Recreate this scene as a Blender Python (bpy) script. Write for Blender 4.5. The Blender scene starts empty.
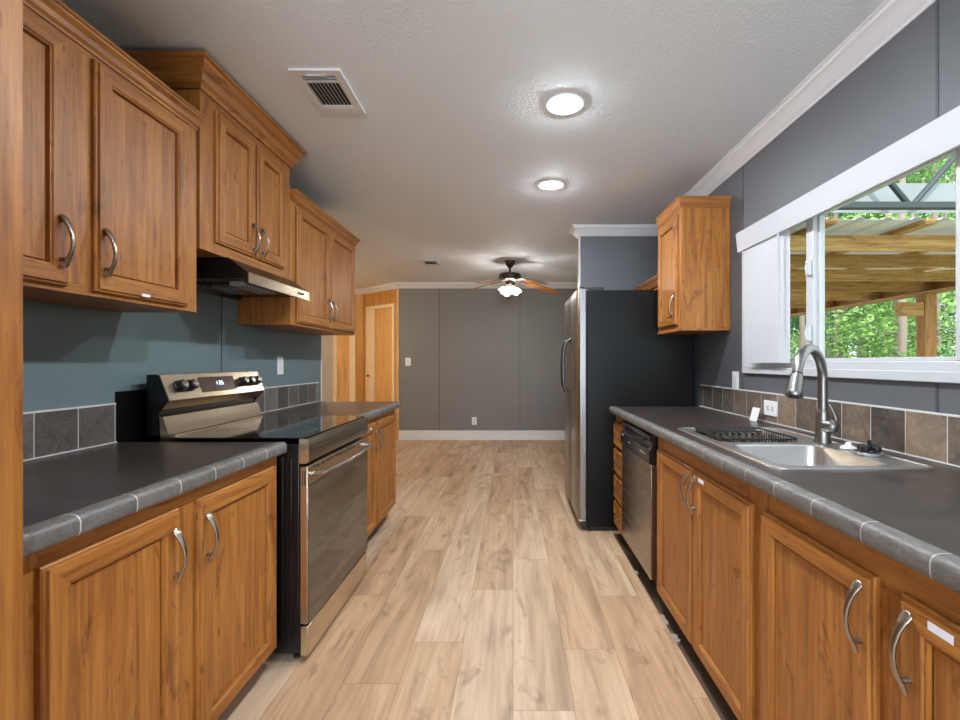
import bpy, bmesh, math, random
from mathutils import Vector, Matrix, noise
random.seed(7)
S = bpy.context.scene
COL = S.collection
PI = math.pi

# ------------------------------------------------------------------ camera
cd = bpy.data.cameras.new('camera'); cam = bpy.data.objects.new('camera', cd); COL.objects.link(cam)
cam.location = (0, 0, 1.23); cam.rotation_euler = (PI/2, 0, 0)
cd.sensor_width = 36; cd.lens = 450/960*36
cd.shift_x = -33/960; cd.shift_y = 2/960
cd.clip_start = 0.02; cd.clip_end = 300
S.camera = cam

# ------------------------------------------------------------------ world, sun, exposure
S.view_settings.view_transform = 'Standard'; S.view_settings.look = 'None'
S.view_settings.gamma = 1; S.view_settings.use_curve_mapping = False
S.view_settings.exposure = 0.45
w = bpy.data.worlds.new('world'); S.world = w; w.use_nodes = True
bg = w.node_tree.nodes['Background']; bg.inputs[0].default_value = (0.86, 0.93, 1.0, 1); bg.inputs[1].default_value = 1.9
sl = bpy.data.lights.new('sun', 'SUN'); sl.energy = 3.0; sl.angle = math.radians(4); sl.color = (1, .95, .86)
so = bpy.data.objects.new('sun', sl); COL.objects.link(so); so.rotation_euler = Vector((.16, .80, -.58)).to_track_quat('-Z', 'Y').to_euler()

def area(name, loc, rot, sx, sy, power, color):
    l = bpy.data.lights.new(name, 'AREA'); l.shape = 'RECTANGLE'; l.size = sx; l.size_y = sy
    l.energy = power; l.color = color
    o = bpy.data.objects.new(name, l); COL.objects.link(o); o.location = loc; o.rotation_euler = rot
    return o
# added fill light behind the camera, in front of the closed blind
area('added_rear_fill', (-0.1, -2.55, 1.35), (math.radians(90), 0, 0), 2.2, 1.9, 95, (.82, .92, 1))

CAN = 520      # emission strength of the recessed lights
FANB = 330      # fan bulbs

# ------------------------------------------------------------------ material helpers
MATS = {}
def srgb(r, g, b):
    f = lambda c: (c/255/12.92) if c/255 <= .04045 else ((c/255+.055)/1.055)**2.4
    return (f(r), f(g), f(b), 1)
def mat(name, col=(.5, .5, .5, 1), rough=.5, metal=0, spec=.5, **kw):
    m = bpy.data.materials.new(name); m.use_nodes = True
    nt = m.node_tree; b = nt.nodes['Principled BSDF']
    b.inputs['Base Color'].default_value = col; b.inputs['Roughness'].default_value = rough
    b.inputs['Metallic'].default_value = metal; b.inputs['Specular IOR Level'].default_value = spec
    for k, v in kw.items(): b.inputs[k].default_value = v
    MATS[name] = m
    return m, nt, b
def N(nt, t, **kw):
    n = nt.nodes.new(t)
    for k, v in kw.items(): setattr(n, k, v)
    return n
def math_n(nt, op, a, b=None, c=None):
    n = nt.nodes.new('ShaderNodeMath'); n.operation = op
    for i, v in enumerate((a, b, c)):
        if v is None: continue
        if isinstance(v, (int, float)): n.inputs[i].default_value = v
        else: nt.links.new(v, n.inputs[i])
    return n.outputs[0]
def mapping(nt, scale, rnd=0, src=None):
    tc = N(nt, 'ShaderNodeTexCoord'); mp = N(nt, 'ShaderNodeMapping')
    mp.inputs['Scale'].default_value = scale
    nt.links.new(tc.outputs['Object'], mp.inputs['Vector'])
    if rnd:
        oi = N(nt, 'ShaderNodeObjectInfo'); cb = N(nt, 'ShaderNodeCombineXYZ')
        v = math_n(nt, 'MULTIPLY', oi.outputs['Random'], rnd)
        nt.links.new(v, cb.inputs[0]); nt.links.new(v, cb.inputs[1]); nt.links.new(v, cb.inputs[2])
        nt.links.new(cb.outputs[0], mp.inputs['Location'])
    return mp.outputs[0]
def ramp(nt, fac, stops):
    r = N(nt, 'ShaderNodeValToRGB'); e = r.color_ramp.elements
    while len(e) < len(stops): e.new(.5)
    for i, (p, c) in enumerate(stops): e[i].position = p; e[i].color = c
    nt.links.new(fac, r.inputs[0]); return r.outputs[0]
def noise_n(nt, vec, scale, detail=3, rough=.55, dist=0):
    n = N(nt, 'ShaderNodeTexNoise'); n.inputs['Scale'].default_value = scale
    n.inputs['Detail'].default_value = detail; n.inputs['Roughness'].default_value = rough
    n.inputs['Distortion'].default_value = dist
    if vec is not None: nt.links.new(vec, n.inputs['Vector'])
    return n.outputs['Fac']
def bump(nt, b, h, strength=.2, dist=.002):
    n = N(nt, 'ShaderNodeBump'); n.inputs['Strength'].default_value = strength; n.inputs['Distance'].default_value = dist
    nt.links.new(h, n.inputs['Height']); nt.links.new(n.outputs[0], b.inputs['Normal'])
def mixc(nt, fac, a, b, mode='MIX'):
    n = N(nt, 'ShaderNodeMix', data_type='RGBA', blend_type=mode)
    for i, v in ((0, fac), (6, a), (7, b)):
        if isinstance(v, (int, float, tuple)): n.inputs[i].default_value = v
        else: nt.links.new(v, n.inputs[i])
    return n.outputs[2]

def wood(name, axis, dark, mid, light, rough=.45, knots=True, fine=1.0):
    m, nt, b = mat(name, mid, rough)
    sc = [22, 22, 22]; sc[axis] = 1.5
    v = mapping(nt, tuple(s*fine for s in sc), 37)
    n1 = noise_n(nt, v, 1.0, 6, .62, 1.4)
    sc2 = [80, 80, 80]; sc2[axis] = 3
    v2 = mapping(nt, tuple(s*fine for s in sc2), 11)
    n2 = noise_n(nt, v2, 1.3, 3, .6, .2)
    c = ramp(nt, n1, [(.30, dark), (.47, mid), (.66, light)])
    f2 = ramp(nt, n2, [(.34, (.60, .54, .48, 1)), (.56, (1, 1, 1, 1))])
    c = mixc(nt, .6, c, f2, 'MULTIPLY')
    if knots:
        sc3 = [5.5, 5.5, 5.5]; sc3[axis] = 2.2
        v3 = mapping(nt, tuple(sc3), 23)
        n3 = noise_n(nt, v3, 1.6, 2.5, .65, 2.2)
        k = ramp(nt, n3, [(.61, (1, 1, 1, 1)), (.70, (.40, .28, .18, 1)), (.76, (.80, .72, .62, 1))])
        c = mixc(nt, .7, c, k, 'MULTIPLY')
        sc4 = [95, 95, 95]; sc4[axis] = 16
        v4 = mapping(nt, tuple(sc4), 7)
        n4 = noise_n(nt, v4, 1.0, 1, .5, 0)
        k2 = ramp(nt, n4, [(.69, (1, 1, 1, 1)), (.76, (.26, .16, .10, 1))])
        c = mixc(nt, .6, c, k2, 'MULTIPLY')
    if name.startswith('treated'):
        oi = N(nt, 'ShaderNodeObjectInfo')
        c = mixc(nt, 1.0, c, ramp(nt, oi.outputs['Random'], [(0, (.62, .58, .54, 1)), (1, (1, 1, 1, 1))]), 'MULTIPLY')
    nt.links.new(c, b.inputs['Base Color'])
    bump(nt, b, n2, .12, .001)
    return m
hk = (srgb(134, 80, 30), srgb(161, 101, 42), srgb(180, 121, 56))
WV = wood('wood_vertical', 2, *hk)
WY = wood('wood_along', 1, *hk)
WX = wood('wood_across', 0, *hk)
WOOD = [WV, WY, WX]
MAPLE = wood('maple_veneer', 2, srgb(212, 158, 92), srgb(226, 175, 108), srgb(234, 188, 124), .4, False, .6)
MAPLED = wood('amber_panel', 2, srgb(184, 130, 62), srgb(200, 146, 74), srgb(212, 158, 86), .4, False, .6)
CREAM = mat('cream_paint', srgb(238, 214, 176), .45)[0]
PINE = wood('treated_pine', 0, srgb(160, 112, 60), srgb(202, 153, 92), srgb(228, 186, 128), .7, True)
PINEY = wood('treated_pine_long', 1, srgb(160, 112, 60), srgb(202, 153, 92), srgb(228, 186, 128), .7, True)
PINEV = wood('treated_pine_post', 2, srgb(150, 96, 50), srgb(190, 134, 78), srgb(214, 160, 100), .7, True)
PINES = [PINEV, PINEY, PINE]
FANW = wood('fan_blade_wood', 0, srgb(110, 66, 30), srgb(150, 95, 48), srgb(178, 122, 70), .35, False)

# floor planks
m, nt, b = mat('floor_planks', rough=.42); FLOOR = m
tc = N(nt, 'ShaderNodeTexCoord'); sp = N(nt, 'ShaderNodeSeparateXYZ'); nt.links.new(tc.outputs['Object'], sp.inputs[0])
X, Y = sp.outputs[0], sp.outputs[1]
PWID, PLEN = .218, 1.22
xr = math_n(nt, 'DIVIDE', X, PWID); row = math_n(nt, 'FLOOR', xr); fx = math_n(nt, 'FRACT', xr)
wn = N(nt, 'ShaderNodeTexWhiteNoise', noise_dimensions='1D'); nt.links.new(math_n(nt, 'ADD', row, 3.3), wn.inputs['W'])
yr = math_n(nt, 'ADD', math_n(nt, 'DIVIDE', Y, PLEN), math_n(nt, 'MULTIPLY', wn.outputs['Value'], 3.7))
cell = math_n(nt, 'FLOOR', yr); fy = math_n(nt, 'FRACT', yr)
cid = math_n(nt, 'ADD', math_n(nt, 'MULTIPLY', row, 17.3), math_n(nt, 'MULTIPLY', cell, 5.7))
wn2 = N(nt, 'ShaderNodeTexWhiteNoise', noise_dimensions='1D'); nt.links.new(cid, wn2.inputs['W'])
cb = N(nt, 'ShaderNodeCombineXYZ')
nt.links.new(math_n(nt, 'ADD', math_n(nt, 'MULTIPLY', X, 9), math_n(nt, 'MULTIPLY', cid, 3.1)), cb.inputs[0])
nt.links.new(math_n(nt, 'MULTIPLY', Y, 1.1), cb.inputs[1]); nt.links.new(cid, cb.inputs[2])
g1 = noise_n(nt, cb.outputs[0], 1.0, 4, .55, .8)
base = ramp(nt, g1, [(.25, srgb(160, 138, 118)), (.5, srgb(202, 180, 157)), (.75, srgb(222, 204, 184))])
tone = ramp(nt, wn2.outputs['Value'], [(0, srgb(232, 210, 188)), (.5, srgb(244, 230, 214)), (1, srgb(250, 244, 236))])
base = mixc(nt, 1.0, base, tone, 'MULTIPLY')
cb2 = N(nt, 'ShaderNodeCombineXYZ')
nt.links.new(math_n(nt, 'MULTIPLY', X, 70), cb2.inputs[0]); nt.links.new(math_n(nt, 'MULTIPLY', Y, 3), cb2.inputs[1]); nt.links.new(cid, cb2.inputs[2])
g2 = noise_n(nt, cb2.outputs[0], 1, 3, .6, .3)
base = mixc(nt, .5, base, ramp(nt, g2, [(.32, (.68, .64, .61, 1)), (.58, (1, 1, 1, 1))]), 'MULTIPLY')
cb3 = N(nt, 'ShaderNodeCombineXYZ')
nt.links.new(math_n(nt, 'MULTIPLY', X, 7), cb3.inputs[0]); nt.links.new(math_n(nt, 'MULTIPLY', Y, 2.2), cb3.inputs[1]); nt.links.new(math_n(nt, 'MULTIPLY', cid, 1.7), cb3.inputs[2])
g3 = noise_n(nt, cb3.outputs[0], 1.1, 3, .6, 1.6)
base = mixc(nt, .6, base, ramp(nt, g3, [(.58, (1, 1, 1, 1)), (.69, (.48, .43, .42, 1)), (.78, (.72, .68, .66, 1))]), 'MULTIPLY')
ex = math_n(nt, 'MINIMUM', fx, math_n(nt, 'SUBTRACT', 1, fx)); ey = math_n(nt, 'MINIMUM', fy, math_n(nt, 'SUBTRACT', 1, fy))
gap = math_n(nt, 'MINIMUM', math_n(nt, 'MULTIPLY', ex, PWID), math_n(nt, 'MULTIPLY', ey, PLEN))
gm = ramp(nt, math_n(nt, 'MULTIPLY', gap, 300), [(0.15, (.50, .40, .32, 1)), (.6, (1, 1, 1, 1))])
base = mixc(nt, .8, base, gm, 'MULTIPLY')
nt.links.new(base, b.inputs['Base Color']); bump(nt, b, g2, .08, .001)
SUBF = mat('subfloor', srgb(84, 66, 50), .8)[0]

# ceiling
m, nt, b = mat('ceiling_texture', srgb(236, 241, 247), .85); CEIL = m
v = mapping(nt, (1, 1, 1)); h = noise_n(nt, v, 75, 4, .6, .6)
hr = ramp(nt, h, [(.42, (0, 0, 0, 1)), (.62, (1, 1, 1, 1))]); bump(nt, b, hr, .55, .004)

def paint(name, c, rough, spec=.5):
    m, nt, b = mat(name, c, rough, 0, spec)
    v = mapping(nt, (1, 1, 1)); n = noise_n(nt, v, 3, 3, .6)
    col = mixc(nt, n, tuple(x*.93 for x in c[:3])+(1,), tuple(min(1, x*1.07) for x in c[:3])+(1,))
    nt.links.new(col, b.inputs['Base Color'])
    h = noise_n(nt, v, 190, 2, .6); bump(nt, b, h, .12, .001)
    return m
WALL = paint('grey_wall_paint', srgb(92, 94, 98), .5)
WALLG = paint('grey_wall_satin', srgb(112, 128, 132), .2, .6)
WALLB = paint('grey_wall_dining', srgb(124, 120, 118), .6)
GREIGE = paint('greige_wall', srgb(190, 182, 172), .6)
SEAM = mat('seam_dark', srgb(68, 70, 74), .5)[0]
WHITE = mat('white_trim', srgb(222, 222, 224), .4)[0]
PLATE = mat('white_plate', srgb(235, 235, 235), .35)[0]
VINYL = mat('window_vinyl', srgb(192, 194, 198), .35)[0]
BLIND = mat('blind_vinyl', srgb(190, 192, 197), .45)[0]
DARK = mat('dark_slot', srgb(26, 26, 28), .6)[0]
BLACK = mat('black_enamel', srgb(18, 17, 17), .25)[0]
BLACKP = mat('black_plastic', srgb(22, 22, 24), .4)[0]
GLASSB = mat('black_glass', srgb(16, 14, 13), .07, 0, .7)[0]
OVENG = mat('oven_glass', srgb(30, 26, 23), .06, 0, 1.0, **{'IOR': 1.9})[0]
def steel(name, c, rough, axis=1, aniso=.0):
    m, nt, b = mat(name, c, rough, 1)
    sc = [260, 260, 260]; sc[axis] = 2
    n = noise_n(nt, mapping(nt, tuple(sc)), 1, 2)
    r = math_n(nt, 'ADD', math_n(nt, 'MULTIPLY', n, .14), rough-.07); nt.links.new(r, b.inputs['Roughness'])
    return m
STEEL = steel('brushed_steel', srgb(176, 170, 164), .26)
STEELG = steel('polished_range_steel', srgb(206, 192, 170), .24)
STEELV = steel('brushed_steel_fridge', srgb(150, 150, 152), .28, 2)
STEELD = steel('dishwasher_steel', srgb(158, 146, 134), .25, 1)
SINKM = mat('sink_steel', srgb(205, 203, 200), .34, 1)[0]
NICKEL = mat('satin_nickel', srgb(160, 150, 138), .28, 1)[0]
FAUCM = mat('faucet_nickel', srgb(134, 132, 130), .34, 1)[0]
CHROME = mat('chrome', srgb(220, 220, 222), .08, 1)[0]
BRONZE = mat('fan_bronze', srgb(62, 54, 50), .4, .6)[0]
PAPER = mat('white_label', srgb(226, 226, 240), .5)[0]
PRINT = mat('label_print', srgb(140, 140, 190), .6)[0]
m, nt, b = mat('fridge_black_side', srgb(8, 9, 10), .30, 0, .25); FRB = m
h = noise_n(nt, mapping(nt, (1, 1, 1)), 260, 2); bump(nt, b, h, .35, .001)
# laminate
m, nt, b = mat('laminate_counter', srgb(66, 58, 54), .28, 0, .25); LAM = m
v = mapping(nt, (1, 1, 1)); n = noise_n(nt, v, 9, 5, .65, .4)
nt.links.new(ramp(nt, n, [(.3, srgb(47, 40, 37)), (.7, srgb(68, 59, 55))]), b.inputs['Base Color'])
h = noise_n(nt, v, 160, 3); bump(nt, b, h, .10, .001)

def tile(name, phase, c0, c1, c2, grout, pitch=.15, rough=.42, gw=.0035, varies=1.0):
    m, nt, b = mat(name, c1, rough)
    tc = N(nt, 'ShaderNodeTexCoord'); sp = N(nt, 'ShaderNodeSeparateXYZ'); nt.links.new(tc.outputs['Object'], sp.inputs[0])
    yr = math_n(nt, 'DIVIDE', math_n(nt, 'SUBTRACT', sp.outputs[1], phase), pitch)
    cell = math_n(nt, 'FLOOR', yr); f = math_n(nt, 'FRACT', yr)
    wn = N(nt, 'ShaderNodeTexWhiteNoise', noise_dimensions='1D'); nt.links.new(cell, wn.inputs['W'])
    cb = N(nt, 'ShaderNodeCombineXYZ')
    nt.links.new(math_n(nt, 'ADD', sp.outputs[1], math_n(nt, 'MULTIPLY', cell, 2.3)), cb.inputs[0])
    nt.links.new(sp.outputs[2], cb.inputs[1]); nt.links.new(sp.outputs[0], cb.inputs[2])
    n1 = noise_n(nt, cb.outputs[0], 13, 8, .72, 1.2)
    fac = math_n(nt, 'ADD', math_n(nt, 'MULTIPLY', n1, .9), math_n(nt, 'MULTIPLY', math_n(nt, 'SUBTRACT', wn.outputs['Value'], .45), .5*varies))
    c = ramp(nt, fac, [(.25, c0), (.5, c1), (.75, c2)])
    e = math_n(nt, 'MULTIPLY', math_n(nt, 'MINIMUM', f, math_n(nt, 'SUBTRACT', 1, f)), pitch)
    g = math_n(nt, 'LESS_THAN', e, gw/2)
    c = mixc(nt, g, c, grout)
    nt.links.new(c, b.inputs['Base Color'])
    h = math_n(nt, 'MULTIPLY', noise_n(nt, cb.outputs[0], 26, 5, .6, 1.2), math_n(nt, 'SUBTRACT', 1, g))
    bump(nt, b, h, .9, .005)
    return m
GROUT = mat('grout', srgb(206, 204, 202), .7)[0]
TILER = tile('slate_tile_right', 1.531, srgb(70, 64, 60), srgb(108, 95, 84), srgb(148, 126, 106), srgb(205, 203, 202))
TILEL = tile('slate_tile_left', 1.674, srgb(78, 72, 68), srgb(98, 90, 84), srgb(118, 110, 102), srgb(196, 196, 196))
NOSER = tile('edge_tile_right', .9, srgb(84, 82, 79), srgb(104, 101, 98), srgb(126, 122, 118), srgb(170, 168, 166), varies=.2, gw=.003)
NOSEL = tile('edge_tile_left', .929, srgb(84, 82, 79), srgb(104, 101, 98), srgb(126, 122, 118), srgb(196, 194, 192), .143, varies=.2, gw=.003)

def emis(name, c, s):
    m = bpy.data.materials.new(name); m.use_nodes = True; nt = m.node_tree; nt.nodes.clear()
    e = N(nt, 'ShaderNodeEmission'); o = N(nt, 'ShaderNodeOutputMaterial')
    e.inputs[0].default_value = c; e.inputs[1].default_value = s; nt.links.new(e.outputs[0], o.inputs[0]); return m
EMCAN = emis('can_light_lens', (.88, .95, 1, 1), CAN)
EMFAN = emis('fan_bulb_glass', (1, .96, .90, 1), FANB)
EMHALL = emis('hall_light', (1, .88, .66, 1), 110)
EMDISP = emis('display_digits', (.45, .6, 1, 1), 6)
m = bpy.data.materials.new('window_glass'); m.use_nodes = True; nt = m.node_tree; nt.nodes.clear(); GLASS = m
o = N(nt, 'ShaderNodeOutputMaterial'); mx = N(nt, 'ShaderNodeMixShader'); tr = N(nt, 'ShaderNodeBsdfTransparent'); gl = N(nt, 'ShaderNodeBsdfGlossy')
gl.inputs['Roughness'].default_value = .02; tr.inputs[0].default_value = (.96, .98, .97, 1)
fr = N(nt, 'ShaderNodeFresnel'); fr.inputs[0].default_value = 1.06
ge = N(nt, 'ShaderNodeNewGeometry'); nt.links.new(math_n(nt, 'MULTIPLY', fr.outputs[0], math_n(nt, 'SUBTRACT', 1, ge.outputs['Backfacing'])), mx.inputs[0]); nt.links.new(tr.outputs[0], mx.inputs[1]); nt.links.new(gl.outputs[0], mx.inputs[2]); nt.links.new(mx.outputs[0], o.inputs[0])
m = bpy.data.materials.new('frosted_shade'); m.use_nodes = True; nt = m.node_tree; nt.nodes.clear(); SHADE = m
o = N(nt, 'ShaderNodeOutputMaterial'); mx = N(nt, 'ShaderNodeMixShader'); tr = N(nt, 'ShaderNodeBsdfTransparent'); tl = N(nt, 'ShaderNodeBsdfTranslucent')
mx.inputs[0].default_value = .45; nt.links.new(tr.outputs[0], mx.inputs[1]); nt.links.new(tl.outputs[0], mx.inputs[2]); nt.links.new(mx.outputs[0], o.inputs[0])
BARK = paint('tree_bark', srgb(150, 138, 126), .9)
def leafmat(name, a, b_):
    m, nt, b = mat(name, a, .6)
    n = noise_n(nt, mapping(nt, (1, 1, 1), 9), 2.2, 3)
    nt.links.new(ramp(nt, n, [(.35, a), (.65, b_)]), b.inputs['Base Color'])
    return m
LEAF = [leafmat('leaf_bright', srgb(100, 148, 70), srgb(170, 204, 122)), leafmat('leaf_mid', srgb(74, 124, 60), srgb(136, 180, 100)), leafmat('leaf_deep', srgb(48, 92, 46), srgb(104, 152, 82))]
GRASS = leafmat('lawn', srgb(88, 120, 56), srgb(136, 160, 92))
TIN = mat('roof_tin', srgb(228, 228, 230), .5, 0)[0]
TRUSSM = mat('truss_steel', srgb(66, 74, 78), .5, .4)[0]
SHEETM = mat('grey_sheet', srgb(150, 158, 162), .5, .2)[0]
CONC = paint('concrete', srgb(186, 180, 170), .85)
SIDING = paint('exterior_siding', srgb(200, 198, 192), .7)

# ------------------------------------------------------------------ mesh builder
class MB:
    def __init__(s): s.v = []; s.f = []; s.m = []
    def add(s, verts, faces, mi=0):
        o = len(s.v); s.v += [tuple(p) for p in verts]
        for f in faces: s.f.append([i+o for i in f]); s.m.append(mi)
        return s
    def box(s, x0, x1, y0, y1, z0, z1, mi=0):
        x0, x1 = sorted((x0, x1)); y0, y1 = sorted((y0, y1)); z0, z1 = sorted((z0, z1))
        v = [(x0, y0, z0), (x1, y0, z0), (x1, y1, z0), (x0, y1, z0), (x0, y0, z1), (x1, y0, z1), (x1, y1, z1), (x0, y1, z1)]
        return s.add(v, [(0, 3, 2, 1), (4, 5, 6, 7), (0, 1, 5, 4), (1, 2, 6, 5), (2, 3, 7, 6), (3, 0, 4, 7)], mi)
    def prism(s, prof, axis, a0, a1, mi=0):
        # prof: list of 2D points on the two other axes (in order x,y,z minus axis)
        def P(p, a):
            q = list(p); q.insert(axis, a); return tuple(q)
        n = len(prof); v = [P(p, a0) for p in prof]+[P(p, a1) for p in prof]
        f = [tuple(range(n))[::-1], tuple(range(n, 2*n))]+[(i, (i+1) % n, (i+1) % n+n, i+n) for i in range(n)]
        return s.add(v, f, mi)
    def tube(s, pts, rad, n=12, mi=0, cap=True, flat=None):
        pts = [Vector(p) for p in pts]; k = len(pts)
        if isinstance(rad, (int, float)): rad = [rad]*k
        t0 = (pts[1]-pts[0]).normalized(); up = Vector((0, 0, 1)) if abs(t0.z) < .9 else Vector((0, 1, 0))
        if flat: up = Vector(flat)
        a = t0.cross(up).normalized(); vs = []
        for i in range(k):
            t = (pts[min(i+1, k-1)]-pts[max(i-1, 0)]).normalized()
            a = (a-t*a.dot(t)).normalized(); b = t.cross(a)
            r = rad[i]; ra, rb = (r if isinstance(r, tuple) else (r, r))
            for j in range(n):
                an = 2*PI*j/n; vs.append(pts[i]+a*ra*math.cos(an)+b*rb*math.sin(an))
        fs = [(i*n+j, i*n+(j+1) % n, (i+1)*n+(j+1) % n, (i+1)*n+j) for i in range(k-1) for j in range(n)]
        if cap: fs += [tuple(range(n))[::-1], tuple(range((k-1)*n, k*n))]
        return s.add(vs, fs, mi)
    def lathe(s, c, prof, axis=(0, 0, 1), n=24, mi=0):
        # prof: list of (r, h) along axis
        ax = Vector(axis).normalized(); up = Vector((0, 0, 1)) if abs(ax.z) < .9 else Vector((1, 0, 0))
        a = ax.cross(up).normalized(); b = ax.cross(a); c = Vector(c); vs = []
        for r, h in prof:
            for j in range(n):
                an = 2*PI*j/n; vs.append(c+ax*h+(a*math.cos(an)+b*math.sin(an))*max(r, 1e-5))
        k = len(prof)
        fs = [(i*n+j, i*n+(j+1) % n, (i+1)*n+(j+1) % n, (i+1)*n+j) for i in range(k-1) for j in range(n)]
        fs += [tuple(range(n))[::-1], tuple(range((k-1)*n, k*n))]
        return s.add(vs, fs, mi)
    def moulding(s, path, prof, side=1, mi=0, closed=False):
        # path in XY, profile [(out, z)] closed loop; out goes to the right of travel * side
        n = len(path); P = [Vector((p[0], p[1])) for p in path]; vs = []
        for i in range(n):
            d0 = (P[i]-P[i-1]).normalized() if (i > 0 or closed) else None
            d1 = (P[(i+1) % n]-P[i]).normalized() if (i < n-1 or closed) else None
            if d0 is None: d0 = d1
            if d1 is None: d1 = d0
            n0 = Vector((d0.y, -d0.x))*side; n1 = Vector((d1.y, -d1.x))*side
            mt = (n0+n1).normalized(); mt = mt/max(.2, mt.dot(n0))
            for o_, z in prof: vs.append((P[i].x+mt.x*o_, P[i].y+mt.y*o_, z))
        k = len(prof); fs = []; ms = []
        for i in range(n if closed else n-1):
            for j in range(k):
                a, b = i*k+j, i*k+(j+1) % k; c, d = ((i+1) % n)*k+(j+1) % k, ((i+1) % n)*k+j
                fs.append((a, b, c, d)); ms.append(int(abs(P[(i+1) % n].x-P[i].x) > abs(P[(i+1) % n].y-P[i].y)))
        if not closed: fs += [tuple(range(k)), tuple(range((n-1)*k, n*k))[::-1]]; ms += [ms[0], ms[-1]]
        s.add(vs, fs, mi); s.m[-len(ms):] = ms; return s
    def build(s, name, mats, parent=None, bevel=0, smooth=True, origin=None, ang=35):
        me = bpy.data.meshes.new(name)
        if origin is None:
            origin = Vector((0, 0, 0)); p = parent
        o_w = Vector((0, 0, 0)); p = parent
        while p is not None: o_w += p.location; p = p.parent
        org = Vector(origin) if any(origin) else Vector((0, 0, 0))
        base = o_w + org if parent is not None else org
        me.from_pydata([Vector(v)-base for v in s.v], [], s.f)
        if not isinstance(mats, (list, tuple)): mats = [mats]
        for m_ in mats: me.materials.append(m_)
        for p_, i in zip(me.polygons, s.m): p_.material_index = min(i, len(mats)-1)
        bm = bmesh.new(); bm.from_mesh(me); bmesh.ops.recalc_face_normals(bm, faces=bm.faces); bm.to_mesh(me); bm.free()
        if smooth:
            me.polygons.foreach_set('use_smooth', [True]*len(me.polygons)); me.set_sharp_from_angle(angle=math.radians(ang))
        o = bpy.data.objects.new(name, me); COL.objects.link(o)
        if parent is not None: o.parent = parent
        o.location = org
        if bevel:
            md = o.modifiers.new('bevel', 'BEVEL'); md.width = bevel; md.segments = 2; md.limit_method = 'ANGLE'; md.angle_limit = math.radians(50)
        return o
def tag(o, label=None, cat=None, group=None, kind=None):
    for k, v in (('label', label), ('category', cat), ('group', group), ('kind', kind)):
        if v: o[k] = v
    return o
def empty(name, loc, label, cat, group=None):
    o = bpy.data.objects.new(name, None); COL.objects.link(o); o.location = loc; o.empty_display_size = .05
    return tag(o, label, cat, group)
def struct(o): o['kind'] = 'structure'; return o

# ------------------------------------------------------------------ key dimensions
H = 2.475
XL, XR = -1.58, 1.36
YB = 7.10
CT = .91

# ------------------------------------------------------------------ SETTING
f = MB()
f.box(-3.7, .715, -2.7, 8.4, -.012, 0, 0).box(.715, XR, 3.255, 8.4, -.012, 0, 0)
f.box(-3.7, XR+.2, -2.7, 8.4, -.12, -.0125, 1)
struct(f.build('floor', [FLOOR, SUBF], smooth=False))
struct(MB().box(-3.7, XR+.2, -2.8, 8.4, H, H+.1).build('ceiling', CEIL, smooth=False))

WIN = [(.87, 2.64, 1.165, 1.95), (5.05, 6.45, .9, 2.05)]
def wall_x(name, x0, x1, y0, y1, holes, mats, z1=H):
    m_ = MB(); y = y0
    for a, b, c, d in holes:
        m_.box(x0, x1, y, a, 0, z1); m_.box(x0, x1, a, b, 0, c); m_.box(x0, x1, a, b, d, z1); y = b
    m_.box(x0, x1, y, y1, 0, z1)
    return struct(m_.build(name, mats, smooth=False))
wall_x('wall_right', XR, XR+.12, -2.7, YB+.1, WIN, WALL)
struct(MB().box(XL-.1, XL, -2.7, 3.70, 0, H).build('wall_left', WALLG, smooth=False))
struct(MB().box(-1.81, XR, YB, YB+.1, 0, H).build('wall_back', WALLB, smooth=False))
struct(MB().box(.62, XR, 4.15, 4.25, 0, H).build('wall_stub', WALL, smooth=False))
struct(MB().box(-3.7, XL-.1, 3.60, 3.70, 0, H).build('wall_passage', GREIGE, smooth=False))
struct(MB().box(-3.7, -3.6, 3.70, 7.83, 0, H).build('wall_far_left', MAPLED, smooth=False))
hf = MB(); hf.box(-2.62, -2.58+.0, 7.73, 7.83, 0, H, 1).box(-2.70, -2.62, 7.73, 7.83, 0, H, 1).box(-3.07, -2.70, 7.73, 7.83, 2.16, H, 1).box(-3.6, -3.07, 7.73, 7.83, 0, H, 0)
struct(hf.build('wall_hall', [GREIGE, MAPLED], smooth=False))
# rear wall with a wide opening for the added window
rw = MB(); rw.box(XL, -1.25, -2.8, -2.7, 0, H).box(1.05, XR, -2.8, -2.7, 0, H).box(-1.25, 1.05, -2.8, -2.7, 2.35, H).box(-1.25, 1.05, -2.8, -2.7, 0, .35)
struct(rw.build('wall_rear', WALL, smooth=False))
# angled wall with closet door
P0 = Vector((-1.81, 7.10, 0)); P1 = Vector((-2.58, 7.73, 0)); U = (P1-P0).normalized(); Nn = Vector((-U.y, U.x, 0))
if Nn.y > 0: Nn = -Nn
LN = (P1-P0).length
def seg(mb, t0, t1, d0, d1, z0, z1, mi=0):
    q = [P0+U*t+Nn*d for t, d in ((t0, d0), (t1, d0), (t1, d1), (t0, d1))]
    mb.prism([(p.x, p.y) for p in q], 2, z0, z1, mi)
aw = MB(); seg(aw, 0, LN, -.1, 0, 0, H); struct(aw.build('wall_angled', MAPLED, smooth=False))
d1 = MB(); seg(d1, .13, .60, 0, .022, .01, 2.10); dd = struct(d1.build('door_1', MAPLE))
a = MB(); seg(a, .61, .80, 0, .030, .01, 2.10); a.build('door_leaf', CREAM, dd)
a = MB(); seg(a, .07, .125, 0, .032, 0, 2.16); seg(a, .805, .86, 0, .032, 0, 2.16); seg(a, .125, .805, 0, .032, 2.105, 2.16); a.build('door_frame', CREAM, dd)
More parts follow.
